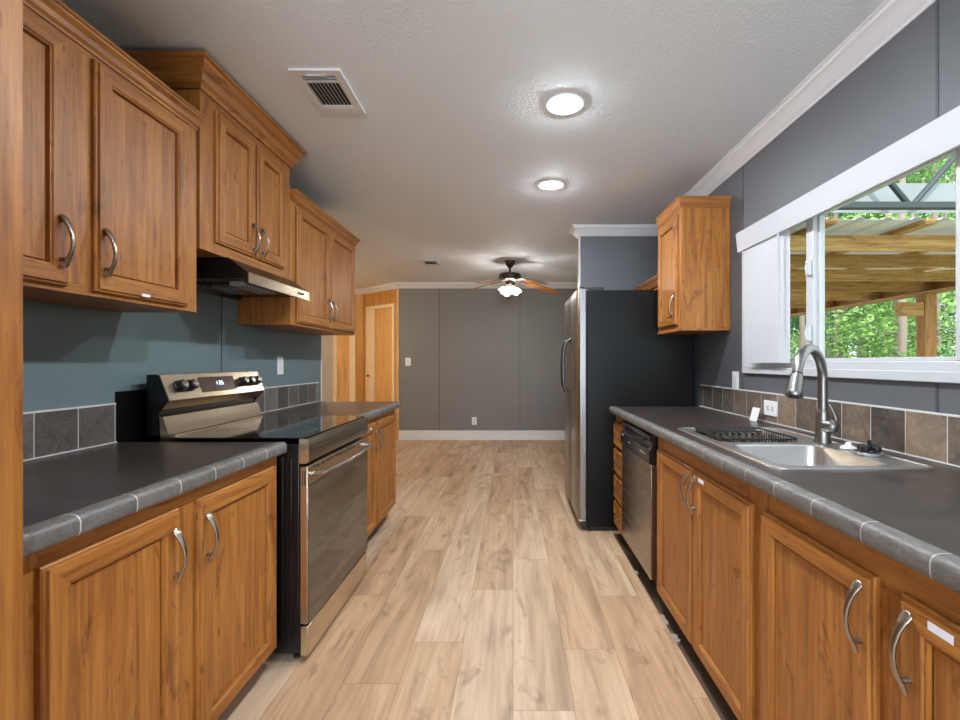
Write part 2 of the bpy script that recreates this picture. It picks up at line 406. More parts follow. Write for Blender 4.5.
kp = P0+U*.745+Nn*.03; MB().lathe((kp.x, kp.y, 1.0), [(.008, 0), (.008, .02), (.02, .03), (.022, .04), (.012, .052)], axis=(Nn.x, Nn.y, 0), n=16).build('door_knob', BRONZE, dd)
# flat hall door
dd = struct(MB().box(-3.04, -2.74, 7.74, 7.775, 0, 2.13).build('door_2', MAPLE))
MB().box(-3.08, -3.045, 7.70, 7.73, 0, 2.17).box(-2.80, -2.70, 7.70, 7.73, 0, 2.17).box(-3.045, -2.80, 7.70, 7.73, 2.13, 2.17).build('door_frame', CREAM, dd)
struct(MB().box(-1.835, -1.80, YB-.012, YB, 0, H-.1).build('trim_1', MAPLE))
struct(MB().box(-1.80, XR, YB-.016, YB, 0, .15).build('baseboard_back', WHITE, bevel=.003))
# wall seams
n = 2
def seam(x0, x1, y0, y1, z0, z1, m_=SEAM):
    global n
    struct(MB().box(x0, x1, y0, y1, z0, z1).build('trim_%d' % n, m_, smooth=False)); n += 1
for y in (2.66,): seam(XR-.002, XR, y-.004, y+.004, CT, 2.40)
seam(XR-.002, XR, 1.437, 1.447, 1.06, 1.16); seam(XR-.002, XR, 1.437, 1.447, 1.96, 2.40)
seam(XL, XL+.002, 2.436, 2.444, 1.07, 1.69); seam(XL, XL+.002, 1.216, 1.224, 1.07, 1.44)
seam(-1.164-.004, -1.156, YB-.002, YB, .15, 2.40, mat('seam_back', srgb(88, 86, 86), .5)[0])
seam(.106, .114, YB-.002, YB, .15, 2.40, MATS['seam_back'])
seam(XL-.10, XL+.004, 3.70, 3.712, 0, 2.45, WHITE)
seam(.612, .62, 4.146, 4.254, 0, 2.40, WHITE)
# crown
CP = [(0, H-.085), (.006, H-.085), (.012, H-.075), (.02, H-.070), (.03, H-.055), (.055, H-.028), (.066, H-.022), (.070, H-.010), (.078, H-.006), (.078, H), (0, H)]
cr = MB(); cr.moulding([(XR, -2.7), (XR, 4.15), (.62, 4.15), (.62, 4.25), (XR, 4.25), (XR, YB), (-1.81, YB), (P1.x, P1.y), (-3.6, 7.73)], CP, side=-1)
struct(cr.build('trim_crown', WHITE, ang=25))
# far trim beneath ceiling on left passage not seen

# ------------------------------------------------------------------ window in the right wall
def window(name, y0, y1, z0, z1, mull, sill=.045):
    o = MB().box(XR-.018, XR, y0-.0, y1, z0, z0+.035).box(XR-.018, XR, y0, y1, z1-.035, z1).box(XR-.018, XR, y0, y0+.035, z0+.035, z1-.035).box(XR-.018, XR, y1-.035, y1, z0+.035, z1-.035)
    w_ = struct(o.build(name, VINYL, bevel=.003))
    f = MB(); xo, xi = XR+.0, XR+.055
    f.box(xo, xi, y0, y1, z0, z0+sill).box(xo, xi, y0, y1, z1-.045, z1).box(xo, xi, y0, y0+.045, z0+sill, z1-.045).box(xo, xi, y1-.045, y1, z0+sill, z1-.045)
    for a in mull: f.box(xo, xi, a-.025, a+.025, z0+sill, z1-.045)
    f.build('window_frame', VINYL, w_, bevel=.004)
    edges = [y0+.045]+[q for a in mull for q in (a-.025, a+.025)]+[y1-.045]
    for i in range(0, len(edges), 2):
        a, b = edges[i], edges[i+1]
        s_ = MB(); t = .014; zb = z0+sill
        s_.box(XR+.02, XR+.045, a, b, zb, zb+t).box(XR+.02, XR+.045, a, b, z1-.045-t, z1-.045).box(XR+.02, XR+.045, a, a+t, zb+t, z1-.045-t).box(XR+.02, XR+.045, b-t, b, zb+t, z1-.045-t)
        so_ = s_.build('window_sash', VINYL, w_, bevel=.002)
        MB().box(XR+.030, XR+.034, a+t, b-t, zb+t, z1-.045-t).build('window_pane', GLASS, so_, smooth=False)
    return w_
w1 = window('window_1', .87, 2.64, 1.165, 1.95, [1.36, 2.065], .068)
for z in (1.36, 1.66):
    l = MB().box(XR-.020, XR-.001, 2.045, 2.065, z-.035, z+.035); l.tube([(XR-.018, 2.055, z+.02), (XR-.026, 2.05, z), (XR-.024, 2.045, z-.03)], .005, 8)
    l.build('window_latch', VINYL, w1, bevel=.003)
window('window_added_dining', 5.05, 6.45, .9, 2.05, [5.75])  # unseen window added to bring daylight into the dining room
# unseen window added behind the camera as a daylight source
o = MB().box(-1.25, 1.05, -2.72, -2.68, .35, .40).box(-1.25, 1.05, -2.72, -2.68, 2.30, 2.35).box(-1.25, -1.20, -2.72, -2.68, .40, 2.30).box(1.0, 1.05, -2.72, -2.68, .40, 2.30).box(-.13, -.07, -2.72, -2.68, .4, 2.3)
o = struct(o.build('window_added_rear', VINYL)); MB().box(-1.2, 1.0, -2.752, -2.748, .4, 2.3).build('window_pane', GLASS, o, smooth=False)

tag(MB().box(-1.19, .99, -2.715, -2.705, .42, 2.29).build('sun_block_blind', BLIND, smooth=False), 'added white blind over the unseen rear window, blocking the sun', 'window blind')  # unseen blind added to keep the sun from streaming in

# vertical blind with valance
vb = empty('vertical_blind', (XR, 1.75, 1.86), 'white vertical blind pushed to the left side of the kitchen window, under its long valance', 'window blind')
MB().prism([(1.285, 1.968), (1.30, 1.975), (1.358, 1.975), (1.358, 1.962), (1.302, 1.960), (1.312, 1.868), (1.306, 1.860), (1.298, 1.862)], 1, .80, 2.60).build('valance', BLIND, vb)
MB().box(1.318, 1.350, .85, 2.58, 1.925, 1.955).build('head_rail', VINYL, vb)
MB().box(1.304, 1.358, 2.585, 2.597, 1.87, 1.958).build('valance_end', BLIND, vb)
for i in range(9):
    y = 2.50-i*.034; m_ = MB(); pr = []
    for j in range(5):
        t = j/4-.5; px, py = 1.328+t*.038, y-t*.080; bow = .013*(1-4*t*t)
        pr.append((px-bow, py-bow*.5))
    pr2 = [(p[0]+.0012, p[1]+.0006) for p in pr[::-1]]
    m_.prism(pr+pr2, 2, 1.225, 1.905); m_.build('blind_slat', BLIND, vb)
m_ = MB().tube([(1.295, 2.20, 1.90), (1.293, 2.20, 1.42)], .004, 8); m_.lathe((1.293, 2.20, 1.40), [(.006, 0), (.007, .03), (.004, .035)], n=10); m_.build('tilt_wand', BLIND, vb)

# ------------------------------------------------------------------ cabinet builders
DP = [(0, 0), (0, .009), (.003, .012), (.008, .013), (.010, .019), (.050, .019), (.053, .0155), (.0565, .0155), (.0585, .003), (.0625, .003), (.0635, .008)]
def door(parent, xf, s, y0, y1, z0, z1, handle=None, frame=.0, name='door', sticker=None, prof=None, hz=None):
    """door on plane x=xf facing s; handle='lo'/'hi' y-side and top/bottom e.g. ('hi','bot')"""
    prof = prof or DP; m_ = MB()
    corners = [(y0, z0), (y1, z0), (y1, z1), (y0, z1)]; sg = [(1, 1), (-1, 1), (-1, -1), (1, -1)]
    k = len(prof); vs = []
    for (cy, cz), (a, b) in zip(corners, sg):
        for u, d in prof: vs.append((xf+s*d, cy+a*u, cz+b*u))
    for i in range(4):
        j = (i+1) % 4
        mi = 1 if i in (0, 2) else 0
        m_.add([vs[i*k+q] for q in range(k)]+[vs[j*k+q] for q in range(k)], [(q, q+1, k+q+1, k+q) for q in range(k-1)], mi)
    u, d = prof[-1]
    m_.add([(xf+s*d, y0+u, z0+u), (xf+s*d, y1-u, z0+u), (xf+s*d, y1-u, z1-u), (xf+s*d, y0+u, z1-u)], [(0, 1, 2, 3)], 0)
    m_.add([(xf, y0, z0), (xf, y1, z0), (xf, y1, z1), (xf, y0, z1)], [(0, 1, 2, 3)], 0)
    bm_o = m_.build(name, [WV, WY], parent, ang=20)
    me = bm_o.data; bm = bmesh.new(); bm.from_mesh(me); bmesh.ops.remove_doubles(bm, verts=bm.verts, dist=1e-5)
    bmesh.ops.recalc_face_normals(bm, faces=bm.faces)
    for e_ in bm.edges: e_.smooth = True
    bm.to_mesh(me); bm.free(); me.set_sharp_from_angle(angle=math.radians(18))
    if handle:
        hy = y1-.028 if handle[0] == 'hi' else y0+.028
        if hz is None: hz = z0+.12 if handle[1] == 'bot' else z1-.125
        pull(bm_o, xf+s*.019, s, hy, hz)
    if sticker:
        sy, sz, sw, sh = sticker
        so_ = MB().box(xf+s*.0192, xf+s*.0198, sy-sw/2, sy+sw/2, sz-sh/2, sz+sh/2).build('sticker', PAPER, bm_o, smooth=False); so_['label'] = 'small white sticker'
    return bm_o
def pull(parent, x, s, y, z, L=.072, vert=True):
    pts = [(.003, 1.07, (.005, .0015)), (.004, 1.03, (.009, .003)), (.005, .99, (.0115, .003)), (.009, .93, (.0115, .004)), (.014, .80, (.010, .005)), (.022, .55, (.007, .005)), (.029, .25, (.0055, .0048)), (.031, -.05, (.0052, .0045)), (.028, -.35, (.0058, .0045)), (.021, -.6, (.0075, .0045)), (.014, -.78, (.009, .004)), (.011, -.92, (.009, .0035)), (.010, -1.0, (.005, .002))]
    m_ = MB()
    P = [((x+s*d, y, z+L*t) if vert else (x+s*d*.8, y+L*t*.55, z)) for d, t, r in pts]
    m_.tube(P, [(r[0], r[1]) if vert else (r[0]*.8, r[1]*.9) for d, t, r in pts], 12, flat=(s, 0, 0))
    if vert: m_.tube([(x, y, z-L*.66), (x+s*.017, y, z-L*.66)], [.006, .0045], 10); m_.tube([(x, y, z+L*.86), (x+s*.012, y, z+L*.86)], [.006, .005], 10)
    else: m_.tube([(x, y-L*.38, z), (x+s*.014, y-L*.38, z)], .004, 8); m_.tube([(x, y+L*.45, z), (x+s*.010, y+L*.45, z)], .004, 8)
    m_.build('handle', NICKEL, parent, ang=60)

def carcass(parent, xw, xf, y0, y1, z0, z1, top=True, toe=None):
    s = 1 if xf > xw else -1; t = .016; m_ = MB()
    xb = xw+s*.002; xi = xf-s*.020
    m_.box(xb, xi, y0, y0+t, z0, z1, 0).box(xb, xi, y1-t, y1, z0, z1, 0)
    m_.box(xb, xi, y0+t, y1-t, z0, z0+t, 1); m_.box(xb, xb+s*.006, y0+t, y1-t, z0+t, z1, 0)
    if top: m_.box(xb, xi, y0+t, y1-t, z1-t, z1, 1)
    return m_.build('carcass', [WV, WY], parent, bevel=.001)
def face_frame(parent, xf, s, y0, y1, z0, z1, splits, stile=.045, rail=.045, railb=None):
    m_ = MB(); x0, x1 = xf-s*.020, xf; railb = railb or rail
    m_.box(x0, x1, y0, y0+stile, z0, z1, 0).box(x0, x1, y1-stile, y1, z0, z1, 0)
    m_.box(x0, x1, y0+stile, y1-stile, z1-rail, z1, 1).box(x0, x1, y0+stile, y1-stile, z0, z0+railb, 1)
    for a, b in splits: m_.box(x0, x1, a, b, z0+railb, z1-rail, 0)
    m_.build('face_frame', [WV, WY], parent, bevel=.001)
def crown_prof(z0, z1, p):
    h = z1-z0
    return [(0, z0), (p*.15, z0), (p*.2, z0+h*.12), (p*.4, z0+h*.25), (p*.5, z0+h*.5), (p*.8, z0+h*.72), (p*.85, z0+h*.82), (p, z0+h*.86), (p, z1), (0, z1)]

# --- left upper cabinets
XU = -1.28
c = empty('upper_cabinet', (XL, 1.33, 1.43), 'honey wood wall cabinet nearest the camera on the left, two doors, over the long counter', 'cabinet', None)
carcass(c, XL, XU, .824, 1.82, 1.43, 2.20)
face_frame(c, XU, 1, .824, 1.82, 1.43, 2.20, [(1.26, 1.385)], stile=.085, rail=.05, railb=.03)
door(c, XU+.001, 1, .88, 1.285, 1.445, 2.150, ('hi', 'bot'))
door(c, XU+.001, 1, 1.364, 1.755, 1.445, 2.150, ('lo', 'bot'), sticker=(1.545, 1.458, .035, .010))
MB().moulding([(XL+.002, .824), (XU, .824), (XU, 1.82), (XL+.002, 1.82)][1:3], crown_prof(2.165, 2.225, .035), side=1).build('crown_moulding', [WY, WX], c, ang=20)

c = empty('upper_cabinet', (XL, 2.21, 1.695), 'tall-set honey wood cabinet above the black range hood, with deep crown reaching the ceiling', 'cabinet')
carcass(c, XL, XU, 1.84, 2.58, 1.695, 2.40)
face_frame(c, XU, 1, 1.84, 2.58, 1.695, 2.40, [(2.19, 2.255)], stile=.10, rail=.09, railb=.05)
door(c, XU+.001, 1, 1.925, 2.212, 1.743, 2.305, ('hi', 'bot'), hz=1.825)
door(c, XU+.001, 1, 2.232, 2.50, 1.743, 2.305, ('lo', 'bot'), hz=1.825)
MB().moulding([(XL+.002, 1.84), (XU, 1.84), (XU, 2.58), (XL+.002, 2.58)], crown_prof(2.345, 2.458, .066), side=1).build('crown_moulding', [WY, WX], c, ang=20)

c = empty('upper_cabinet', (XL, 3.11, 1.445), 'two-door honey wood wall cabinet on the left wall beyond the hood', 'cabinet')
carcass(c, XL, XU, 2.584, 3.64, 1.445, 2.20)
face_frame(c, XU, 1, 2.584, 3.64, 1.445, 2.20, [(3.09, 3.14)], stile=.06, rail=.05, railb=.03)
door(c, XU+.001, 1, 2.645, 3.105, 1.46, 2.150, ('hi', 'bot'))
door(c, XU+.001, 1, 3.125, 3.60, 1.46, 2.150, ('lo', 'bot'))
MB().moulding([(XU, 2.584), (XU, 3.64), (XL+.002, 3.64)], crown_prof(2.165, 2.225, .035), side=1).build('crown_moulding', [WY, WX], c, ang=20)

# --- pantry at far left edge
c = empty('pantry_cabinet', (XL, .5, 0), 'tall honey wood pantry cabinet cut off by the left edge of the photo', 'cabinet')
carcass(c, XL, -.89, .16, .818, 0, 2.44)
face_frame(c, -.89, 1, .16, .818, 0, 2.44, [], stile=.085, rail=.08, railb=.10)
MB().box(-.91, -.889, .245, .733, 1.27, 1.36).build('middle_rail', WY, c)
door(c, -.889, 1, .25, .745, .12, 1.30, ('hi', 'top')); door(c, -.889, 1, .25, .745, 1.33, 2.34, ('hi', 'bot'))

# --- base cabinets left
XB = -.945
def base_cab(c, xw, xf, y0, y1, splits, rail=.045, z0=.09, top=.864):
    s = 1 if xf > xw else -1
    carcass(c, xw, xf, y0, y1, z0, top, top=False)
    face_frame(c, xf, s, y0, y1, z0, top, splits, stile=.075, rail=rail, railb=.025)
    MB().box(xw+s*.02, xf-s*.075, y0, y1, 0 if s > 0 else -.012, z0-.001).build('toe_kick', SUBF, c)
c = empty('base_cabinet', (-1.25, 1.3, 0), 'two-door honey wood base cabinet between the pantry and the range', 'cabinet')
base_cab(c, XL, XB, .822, 1.80, [(1.235, 1.35)])
door(c, XB+.001, 1, .889, 1.258, .105, .822, ('hi', 'top'))
door(c, XB+.001, 1, 1.333, 1.765, .105, .822, ('lo', 'top'))
c = empty('base_cabinet', (-1.25, 3.1, 0), 'two-door honey wood base cabinet on the far side of the range', 'cabinet')
base_cab(c, XL, XB, 2.60, 3.60, [(3.03, 3.11)])
door(c, XB+.001, 1, 2.63, 3.052, .105, .822, ('hi', 'top'), sticker=(2.93, .795, .04, .012)); door(c, XB+.001, 1, 3.088, 3.56, .105, .822, ('lo', 'top'))

# --- countertops
def nose(x, s, y0, y1, m_, parent, name='edge_trim', ends=()):
    """x is the outermost plane, s outward"""
    pr = [(0, CT+.001), (0, .866), (.030, .866), (.034, .870), (.036, .878), (.036, .896), (.033, .904), (.027, .909), (.018, .911)]
    P = [(x-s*.036+s*a, b) for a, b in pr]
    MB().prism(P, 1, y0, y1).build(name, m_, parent, ang=50)
def tilesplash(name_root, x, s, y0, y1, m_, label):
    c = empty(name_root, (x, (y0+y1)/2, CT), label, 'backsplash')
    MB().box(x, x+s*.010, y0, y1, CT+.004, CT+.152).build('slate_tiles', m_, c, bevel=.001)
    MB().box(x, x+s*.0105, y0, y1, CT+.152, CT+.158).box(x+s*.010, x+s*.014, y0, y1, CT+.0015, CT+.006).build('grout_bead', GROUT, c)
c = empty('countertop', (-1.25, 1.3, CT), 'dark brown laminate countertop with grey tile-look edge, left side nearest the camera', 'countertop')
MB().box(XL, -.940, .822, 1.80, .866, CT).build('slab', LAM, c, smooth=False); nose(-.905, 1, .822, 1.80, NOSEL, c)
c = empty('countertop', (-1.25, 3.1, CT), 'short dark brown laminate countertop beyond the range, left wall', 'countertop')
MB().box(XL, -.940, 2.60, 3.62, .866, CT).build('slab', LAM, c, smooth=False); nose(-.905, 1, 2.60, 3.62, NOSEL, c)
MB().box(XL, -.905, 3.62, 3.64, .866, CT+.001).build('edge_trim', NOSEL, c, bevel=.006)
tilesplash('tile_backsplash', XL, 1, .822, 1.78, TILEL, 'grey slate tile backsplash strip on the left wall nearest the camera, before the range')
tilesplash('tile_backsplash', XL, 1, 2.60, 3.64, TILEL, 'grey slate tile backsplash strip on the left wall beyond the range')
tag(MB().box(XL, XL+.006, 1.786, 2.594, .85, 1.112).build('dark_wall_panel', BLACK, smooth=False), 'black panel on the left wall behind the range', 'splash panel')  # flat black panel over the wall strip behind the range

SX0, SX1, SY0, SY1 = .782, 1.272, 1.335, 2.165
c = empty('countertop', (1.0, 1.8, CT), 'long dark brown laminate countertop with grey tile-look edge and inset sink, right side', 'countertop')
hx0, hx1, hy0, hy1 = SX0+.02, SX1-.02, SY0+.02, SY1-.02
MB().box(.731, XR,   .385, hy0, .866, CT).box(.731, XR, hy1, 3.25, .866, CT).box(.731, hx0, hy0, hy1, .866, CT).box(hx1, XR, hy0, hy1, .866, CT).build('slab', LAM, c, smooth=False)
nose(.695, -1, .385, 3.25, NOSER, c)
tilesplash('tile_backsplash', XR, -1, .385, 3.25, TILER, 'brown and grey slate tile backsplash along the right wall behind the sink')

# --- base cabinets right
XF = .740
c = empty('base_cabinet', (1.05, 1.8, 0), 'honey wood sink base cabinet with two doors beside the dishwasher', 'cabinet')
base_cab(c, XR, XF, 1.345, 2.295, [(1.78, 1.85)], rail=.085, z0=.06)
door(c, XF-.001, -1, 1.822, 2.262, .075, .797, ('lo', 'top'), hz=.70)
door(c, XF-.001, -1, 1.375, 1.808, .075, .797, ('hi', 'top'), hz=.70, sticker=(1.725, .772, .05, .016))
c = empty('base_cabinet', (1.05, .86, 0), 'honey wood base cabinet with two doors at the right foreground, nearest the camera', 'cabinet')
base_cab(c, XR, XF, .385, 1.341, [(.815, .935)], rail=.085, z0=.06)
door(c, XF-.001, -1, .905, 1.318, .075, .797, ('lo', 'top'), hz=.70)
door(c, XF-.001, -1, .42, .845, .075, .797, ('hi', 'top'), hz=.70, sticker=(.758, .774, .046, .015))
c = empty('drawer_cabinet', (1.05, 3.1, 0), 'narrow honey wood cabinet with four small drawers between dishwasher and refrigerator', 'cabinet')
carcass(c, XR, XF, 2.945, 3.245, .06, .864, top=False)
face_frame(c, XF, -1, 2.945, 3.245, .06, .864, [], stile=.03, rail=.05, railb=.02)
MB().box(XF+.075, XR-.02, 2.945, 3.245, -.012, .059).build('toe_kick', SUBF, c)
SP = [(0, 0), (0, .009), (.003, .012), (.008, .013), (.010, .019), (.030, .019), (.033, .015), (.038, .015)]
for z0, z1 in ((.075, .245), (.262, .432), (.449, .619), (.636, .806)):
    d = door(c, XF-.001, -1, 2.965, 3.232, z0, z1, None, name='drawer', prof=SP)
    pull(d, XF-.018, -1, 3.10, (z0+z1)/2, .125, False)
# right upper cabinet
c = empty('upper_cabinet', (XR, 3.03, 1.44), 'single-door honey wood wall cabinet on the right wall beside the refrigerator', 'cabinet')
carcass(c, XR, 1.052, 2.82, 3.25, 1.44, 2.235)
m_ = MB(); m_.box(1.052, 1.07, 2.813, 2.819, 1.44, 2.2).box(1.34, 1.358, 2.813, 2.819, 1.44, 2.2).box(1.07, 1.09, 2.815, 2.819, 1.44, 2.2); m_.build('side_stile', WV, c, bevel=.001)
face_frame(c, 1.052, -1, 2.82, 3.25, 1.44, 2.235, [], stile=.045, rail=.06, railb=.03)
door(c, 1.051, -1, 2.862, 3.215, 1.465, 2.165, ('lo', 'bot'))
MB().moulding([(XR-.002, 2.82), (1.052, 2.82), (1.052, 3.25)], crown_prof(2.195, 2.262, .026), side=-1).build('crown_moulding', [WY, WX], c, ang=20)
MB().box(1.045, XR-.003, 2.815, 3.25, 1.428, 1.4395).build('light_rail', WY, c)
# low cabinet top above refrigerator
c = empty('upper_cabinet', (XR, 3.7, 1.78), 'low honey wood cabinet with crown, just showing above the refrigerator', 'cabinet')
carcass(c, XR, 1.145, 3.30, 4.14, 1.79, 1.88)
face_frame(c, 1.145, -1, 3.30, 4.14, 1.79, 1.88, [], stile=.03, rail=.03, railb=.03)
MB().moulding([(1.145, 3.30), (1.145, 4.14)], crown_prof(1.835, 1.905, .035), side=-1).build('crown_moulding', [WY, WX], c, ang=20)

# ------------------------------------------------------------------ range hood
c = empty('range_hood', (XL, 2.3, 1.58), 'black range hood with a steel front lip under the wall cabinet', 'range hood')
HX = -1.168; hb = MB()
y0, y1 = 1.99, 2.578
hb.prism([(XL+.003, 1.693), (XU+.02, 1.693), (HX-.004, 1.628), (HX-.004, 1.583), (HX-.02, 1.583), (HX-.025, 1.60), (XL+.03, 1.60), (XL+.02, 1.583), (XL+.003, 1.583)], 1, y0, y1)
hb.build('hood_body', BLACK, c)
MB().prism([(HX-.004, 1.630), (HX, 1.627), (HX, 1.581), (HX-.004, 1.581)], 1, y0, y1).build('front_lip', STEELG, c)
MB().box(XL+.08, HX-.06, y0+.12, y0+.40, 1.590, 1.5985).box(XL+.10, HX-.08, y0+.14, y0+.38, 1.586, 1.590).build('grease_filter', STEEL, c)
MB().box(HX-.12, HX-.045, y0+.05, y0+.30, 1.575, 1.5985).build('lamp_cover', mat('hood_lens', srgb(120, 124, 124), .3)[0], c, bevel=.003)
for y in (2.46, 2.495): MB().box(HX, HX+.004, y-.008, y+.008, 1.600, 1.612).build('rocker_switch', BLACKP, c)

# ------------------------------------------------------------------ range
c = empty('range', (-1.2, 2.21, 0), 'stainless steel electric range with black glass oven door against the left wall', 'stove')
ry0, ry1 = 1.835, 2.580; by0 = 1.872
MB().box(-1.53, -.872, ry0, ry1, .04, .895).build('body', BLACK, c, bevel=.003)
m_ = MB()
for y, s in ((ry0, -1), (ry1, 1)):
    for x0, x1 in ((-1.33, -1.21), (-1.18, -1.06), (-1.03, -.965), (-.955, -.935), (-.925, -.90)): MB().box(x0, x1, y, y+s*.005, .10, .84).build('side_rib', BLACK, c, bevel=.0015)
for x in (-1.44, -.90):
    for y in (ry0+.05, ry1-.05): MB().lathe((x, y, 0), [(.018, 0), (.018, .012), (.010, .014), (.010, .045)], n=14).build('foot', BLACKP, c)
MB().box(-.870, -.837, ry0+.004, ry1-.004, .026, .149).build('storage_drawer', STEELG, c, bevel=.003)
od = MB().box(-.870, -.838, ry0+.002, ry1-.002, .158, .802).build('oven_door', STEELG, c, bevel=.003)
MB().box(-.839, -.834, ry0+.003, ry1-.003, .160, .725).build('door_glass', OVENG, od, bevel=.001)
m_ = MB()
for i in range(12): MB().box(-.8379, -.8365, ry0+.09+i*.05, ry0+.115+i*.05, .783, .789).build('vent_slot', DARK, od)
for x in (-.862, -.852): MB().box(x, x+.004, ry0+.0005, ry0+.003, .725, .785).build('vent_slot', DARK, od)
m_ = MB(); hp = [(-.800+.022*math.sin(PI*t/16), ry0+.03+(ry1-ry0-.06)*t/16, .765) for t in range(17)]
m_.tube(hp, [(.012, .008)]*17, 12, flat=(0, 0, 1)); 
for y in (ry0+.04, ry1-.04): m_.tube([(-.838, y, .765), (-.800, y, .765)], .010, 12)
m_.build('oven_handle', STEEL, od, ang=60)
MB().prism([(-.872, .815), (-.845, .815), (-.833, .822), (-.833, .905), (-.838, .916), (-.872, .916)], 1, ry0, ry1).build('front_apron', STEELG, c)
m_ = MB()
m_.box(-.834, -.8318, ry0+.03, ry1-.03, .842, .8445).box(-.834, -.8318, ry0+.03, ry1-.03, .872, .8745).build('apron_groove', STEEL, c)
MB().box(-1.40, -.850, ry0-.004, ry1+.004, .9165, .922).build('cooktop_glass', GLASSB, c, bevel=.001)
RINGM = mat('burner_print', srgb(90, 88, 86), .4)[0]
for (x, y, r) in ((-1.0, 2.02, .105), (-1.0, 2.40, .085), (-1.25, 2.02, .075), (-1.25, 2.40, .105)):
    pr = [(r, 0), (r+.003, 0), (r+.003, .0004), (r, .0004)]
    nn = 40; vs = []
    for j in range(nn):
        a = 2*PI*j/nn
        for rr, hh in pr: vs.append((x+rr*math.cos(a), y+rr*math.sin(a), .9221+hh))
    m_ = MB(); m_.add(vs, [(j*4+q, j*4+(q+1) % 4, ((j+1) % nn)*4+(q+1) % 4, ((j+1) % nn)*4+q) for j in range(nn) for q in range(4)]); m_.build('burner_ring', RINGM, c)

MB().box(-1.47, -1.40, by0, ry1, .895, .924).build('rear_trim', STEELG, c, bevel=.002)
# backguard
MB().prism([(-1.470, .922), (-1.435, .926), (-1.460, 1.000), (-1.475, 1.004)], 1, by0+.004, ry1-.004).build('backguard_lower', STEELG, c)
bgd = MB().prism([(-1.525, .926), (-1.520, .926), (-1.475, .924), (-1.478, 1.004), (-1.470, 1.020), (-1.458, 1.030), (-1.428, 1.068), (-1.468, 1.172), (-1.475, 1.177), (-1.525, 1.177)], 1, by0, ry1).build('backguard', BLACK, c)
pan = MB().prism([(-1.456, 1.032), (-1.426, 1.069), (-1.467, 1.176), (-1.480, 1.179), (-1.480, 1.176), (-1.470, 1.173), (-1.430, 1.068), (-1.459, 1.033)], 1, by0-.002, ry1+.002).build('control_panel', STEELG, bgd)
def onpanel(y, z, d):  # point on slanted panel
    t = (z-1.069)/(1.176-1.069); x = -1.426+(-1.467+1.426)*t; nx, nz = .934, .357
    return Vector((x+nx*d, y, z+nz*d))
for y in (1.950, 2.015, 2.400, 2.462, 2.525):
    p = onpanel(y, 1.125, .0)
    k = MB().lathe(p, [(.027, 0), (.027, .004), (.024, .006), (.022, .028), (.019, .031)], axis=(.934, 0, .357), n=20)
    ko = k.build('control_knob', BLACKP, bgd)
    m_ = MB(); q = onpanel(y, 1.125, .031); e = onpanel(y, 1.125, .0345)
    m_.prism([(y-.004, 1.122-.0), (y+.004, 1.122), (y+.004, 1.145), (y-.004, 1.145)], 0, q.x-.012, e.x-.001); m_.build('knob_pointer', STEEL, ko); MB().lathe(onpanel(y, 1.125, .0312), [(.015, 0), (.014, .0015), (.001, .002)], axis=(.934, 0, .357), n=18).build('knob_cap', STEEL, ko)
m_ = MB(); a, b = onpanel(0, 1.09, .0015), onpanel(0, 1.158, .0015); a2, b2 = onpanel(0, 1.09, -.002), onpanel(0, 1.158, -.002)
m_.prism([(a.x, a.z), (b.x, b.z), (b2.x, b2.z), (a2.x, a2.z)], 1, 2.08, 2.34).build('display_window', mat('display_glass', srgb(70, 52, 40), .15, .3)[0], bgd)
m_ = MB()
def seg7(yc, on):
    w_, h_ = .009, .016
    S7 = {'a': (0, 1, 1), 'b': (1, .5, 0), 'c': (1, -.5, 0), 'd': (0, -1, 1), 'e': (-1, -.5, 0), 'f': (-1, .5, 0), 'g': (0, 0, 1)}
    for k in on:
        sy, sz, hor = S7[k]; y = yc+sy*w_/2; z = 1.128+sz*h_/2
        dy, dz = (w_/2*.8, .0013) if hor else (.0013, h_/4*.8)
        q = [onpanel(y-dy, z-dz, .002), onpanel(y+dy, z-dz, .002), onpanel(y+dy, z+dz, .002), onpanel(y-dy, z+dz, .002)]
        m_.add(q, [(0, 1, 2, 3)])
seg7(2.195, 'bc'); seg7(2.222, 'abged'); seg7(2.240, 'afgcd')
m_.build('clock_digits', EMDISP, bgd, smooth=False)

# ------------------------------------------------------------------ refrigerator
c = empty('refrigerator', (.9, 3.70, 0), 'side-by-side refrigerator with steel doors and black side beside the right counter', 'refrigerator')
fy0, fy1 = 3.262, 4.135
MB().box(.535, 1.31, fy0, fy1, .03, 1.752).build('body', FRB, c, bevel=.006)
MB().box(.56, 1.30, fy0+.02, fy1-.02, .0, .03).box(.505, .535, fy0+.006, fy1-.006, .015, .075).build('base_grille', BLACKP, c)
for a, b, hy in ((fy0, 3.655, 3.615), (3.663, fy1, 3.703)):
    pr = [(.530, a), (.530, b), (.485, b), (.470, b-.03), (.468, (a+b)/2), (.470, a+.03), (.485, a)]
    d = MB().prism(pr, 2, .085, 1.762).build('door', STEELV, c, bevel=.004)
    hp = []; zz = [.975, .99, 1.03, 1.12, 1.25, 1.38, 1.42, 1.435]; xx = [.466, .430, .410, .402, .402, .412, .432, .466]
    zz = [1.0, 1.01, 1.06, 1.16, 1.27, 1.37, 1.42, 1.43]
    for x, z in zip(xx, zz): hp.append((x, hy, z-.02))
    MB().tube(hp, [.012, .013, .012, .011, .011, .012, .013, .012], 12).build('handle', mat('handle_graphite', srgb(92, 92, 95), .3, 1)[0], d, ang=60)
    MB().box(.530, .5345, a+.01, b-.01, .09, 1.755).build('door_gasket', BLACKP, d)
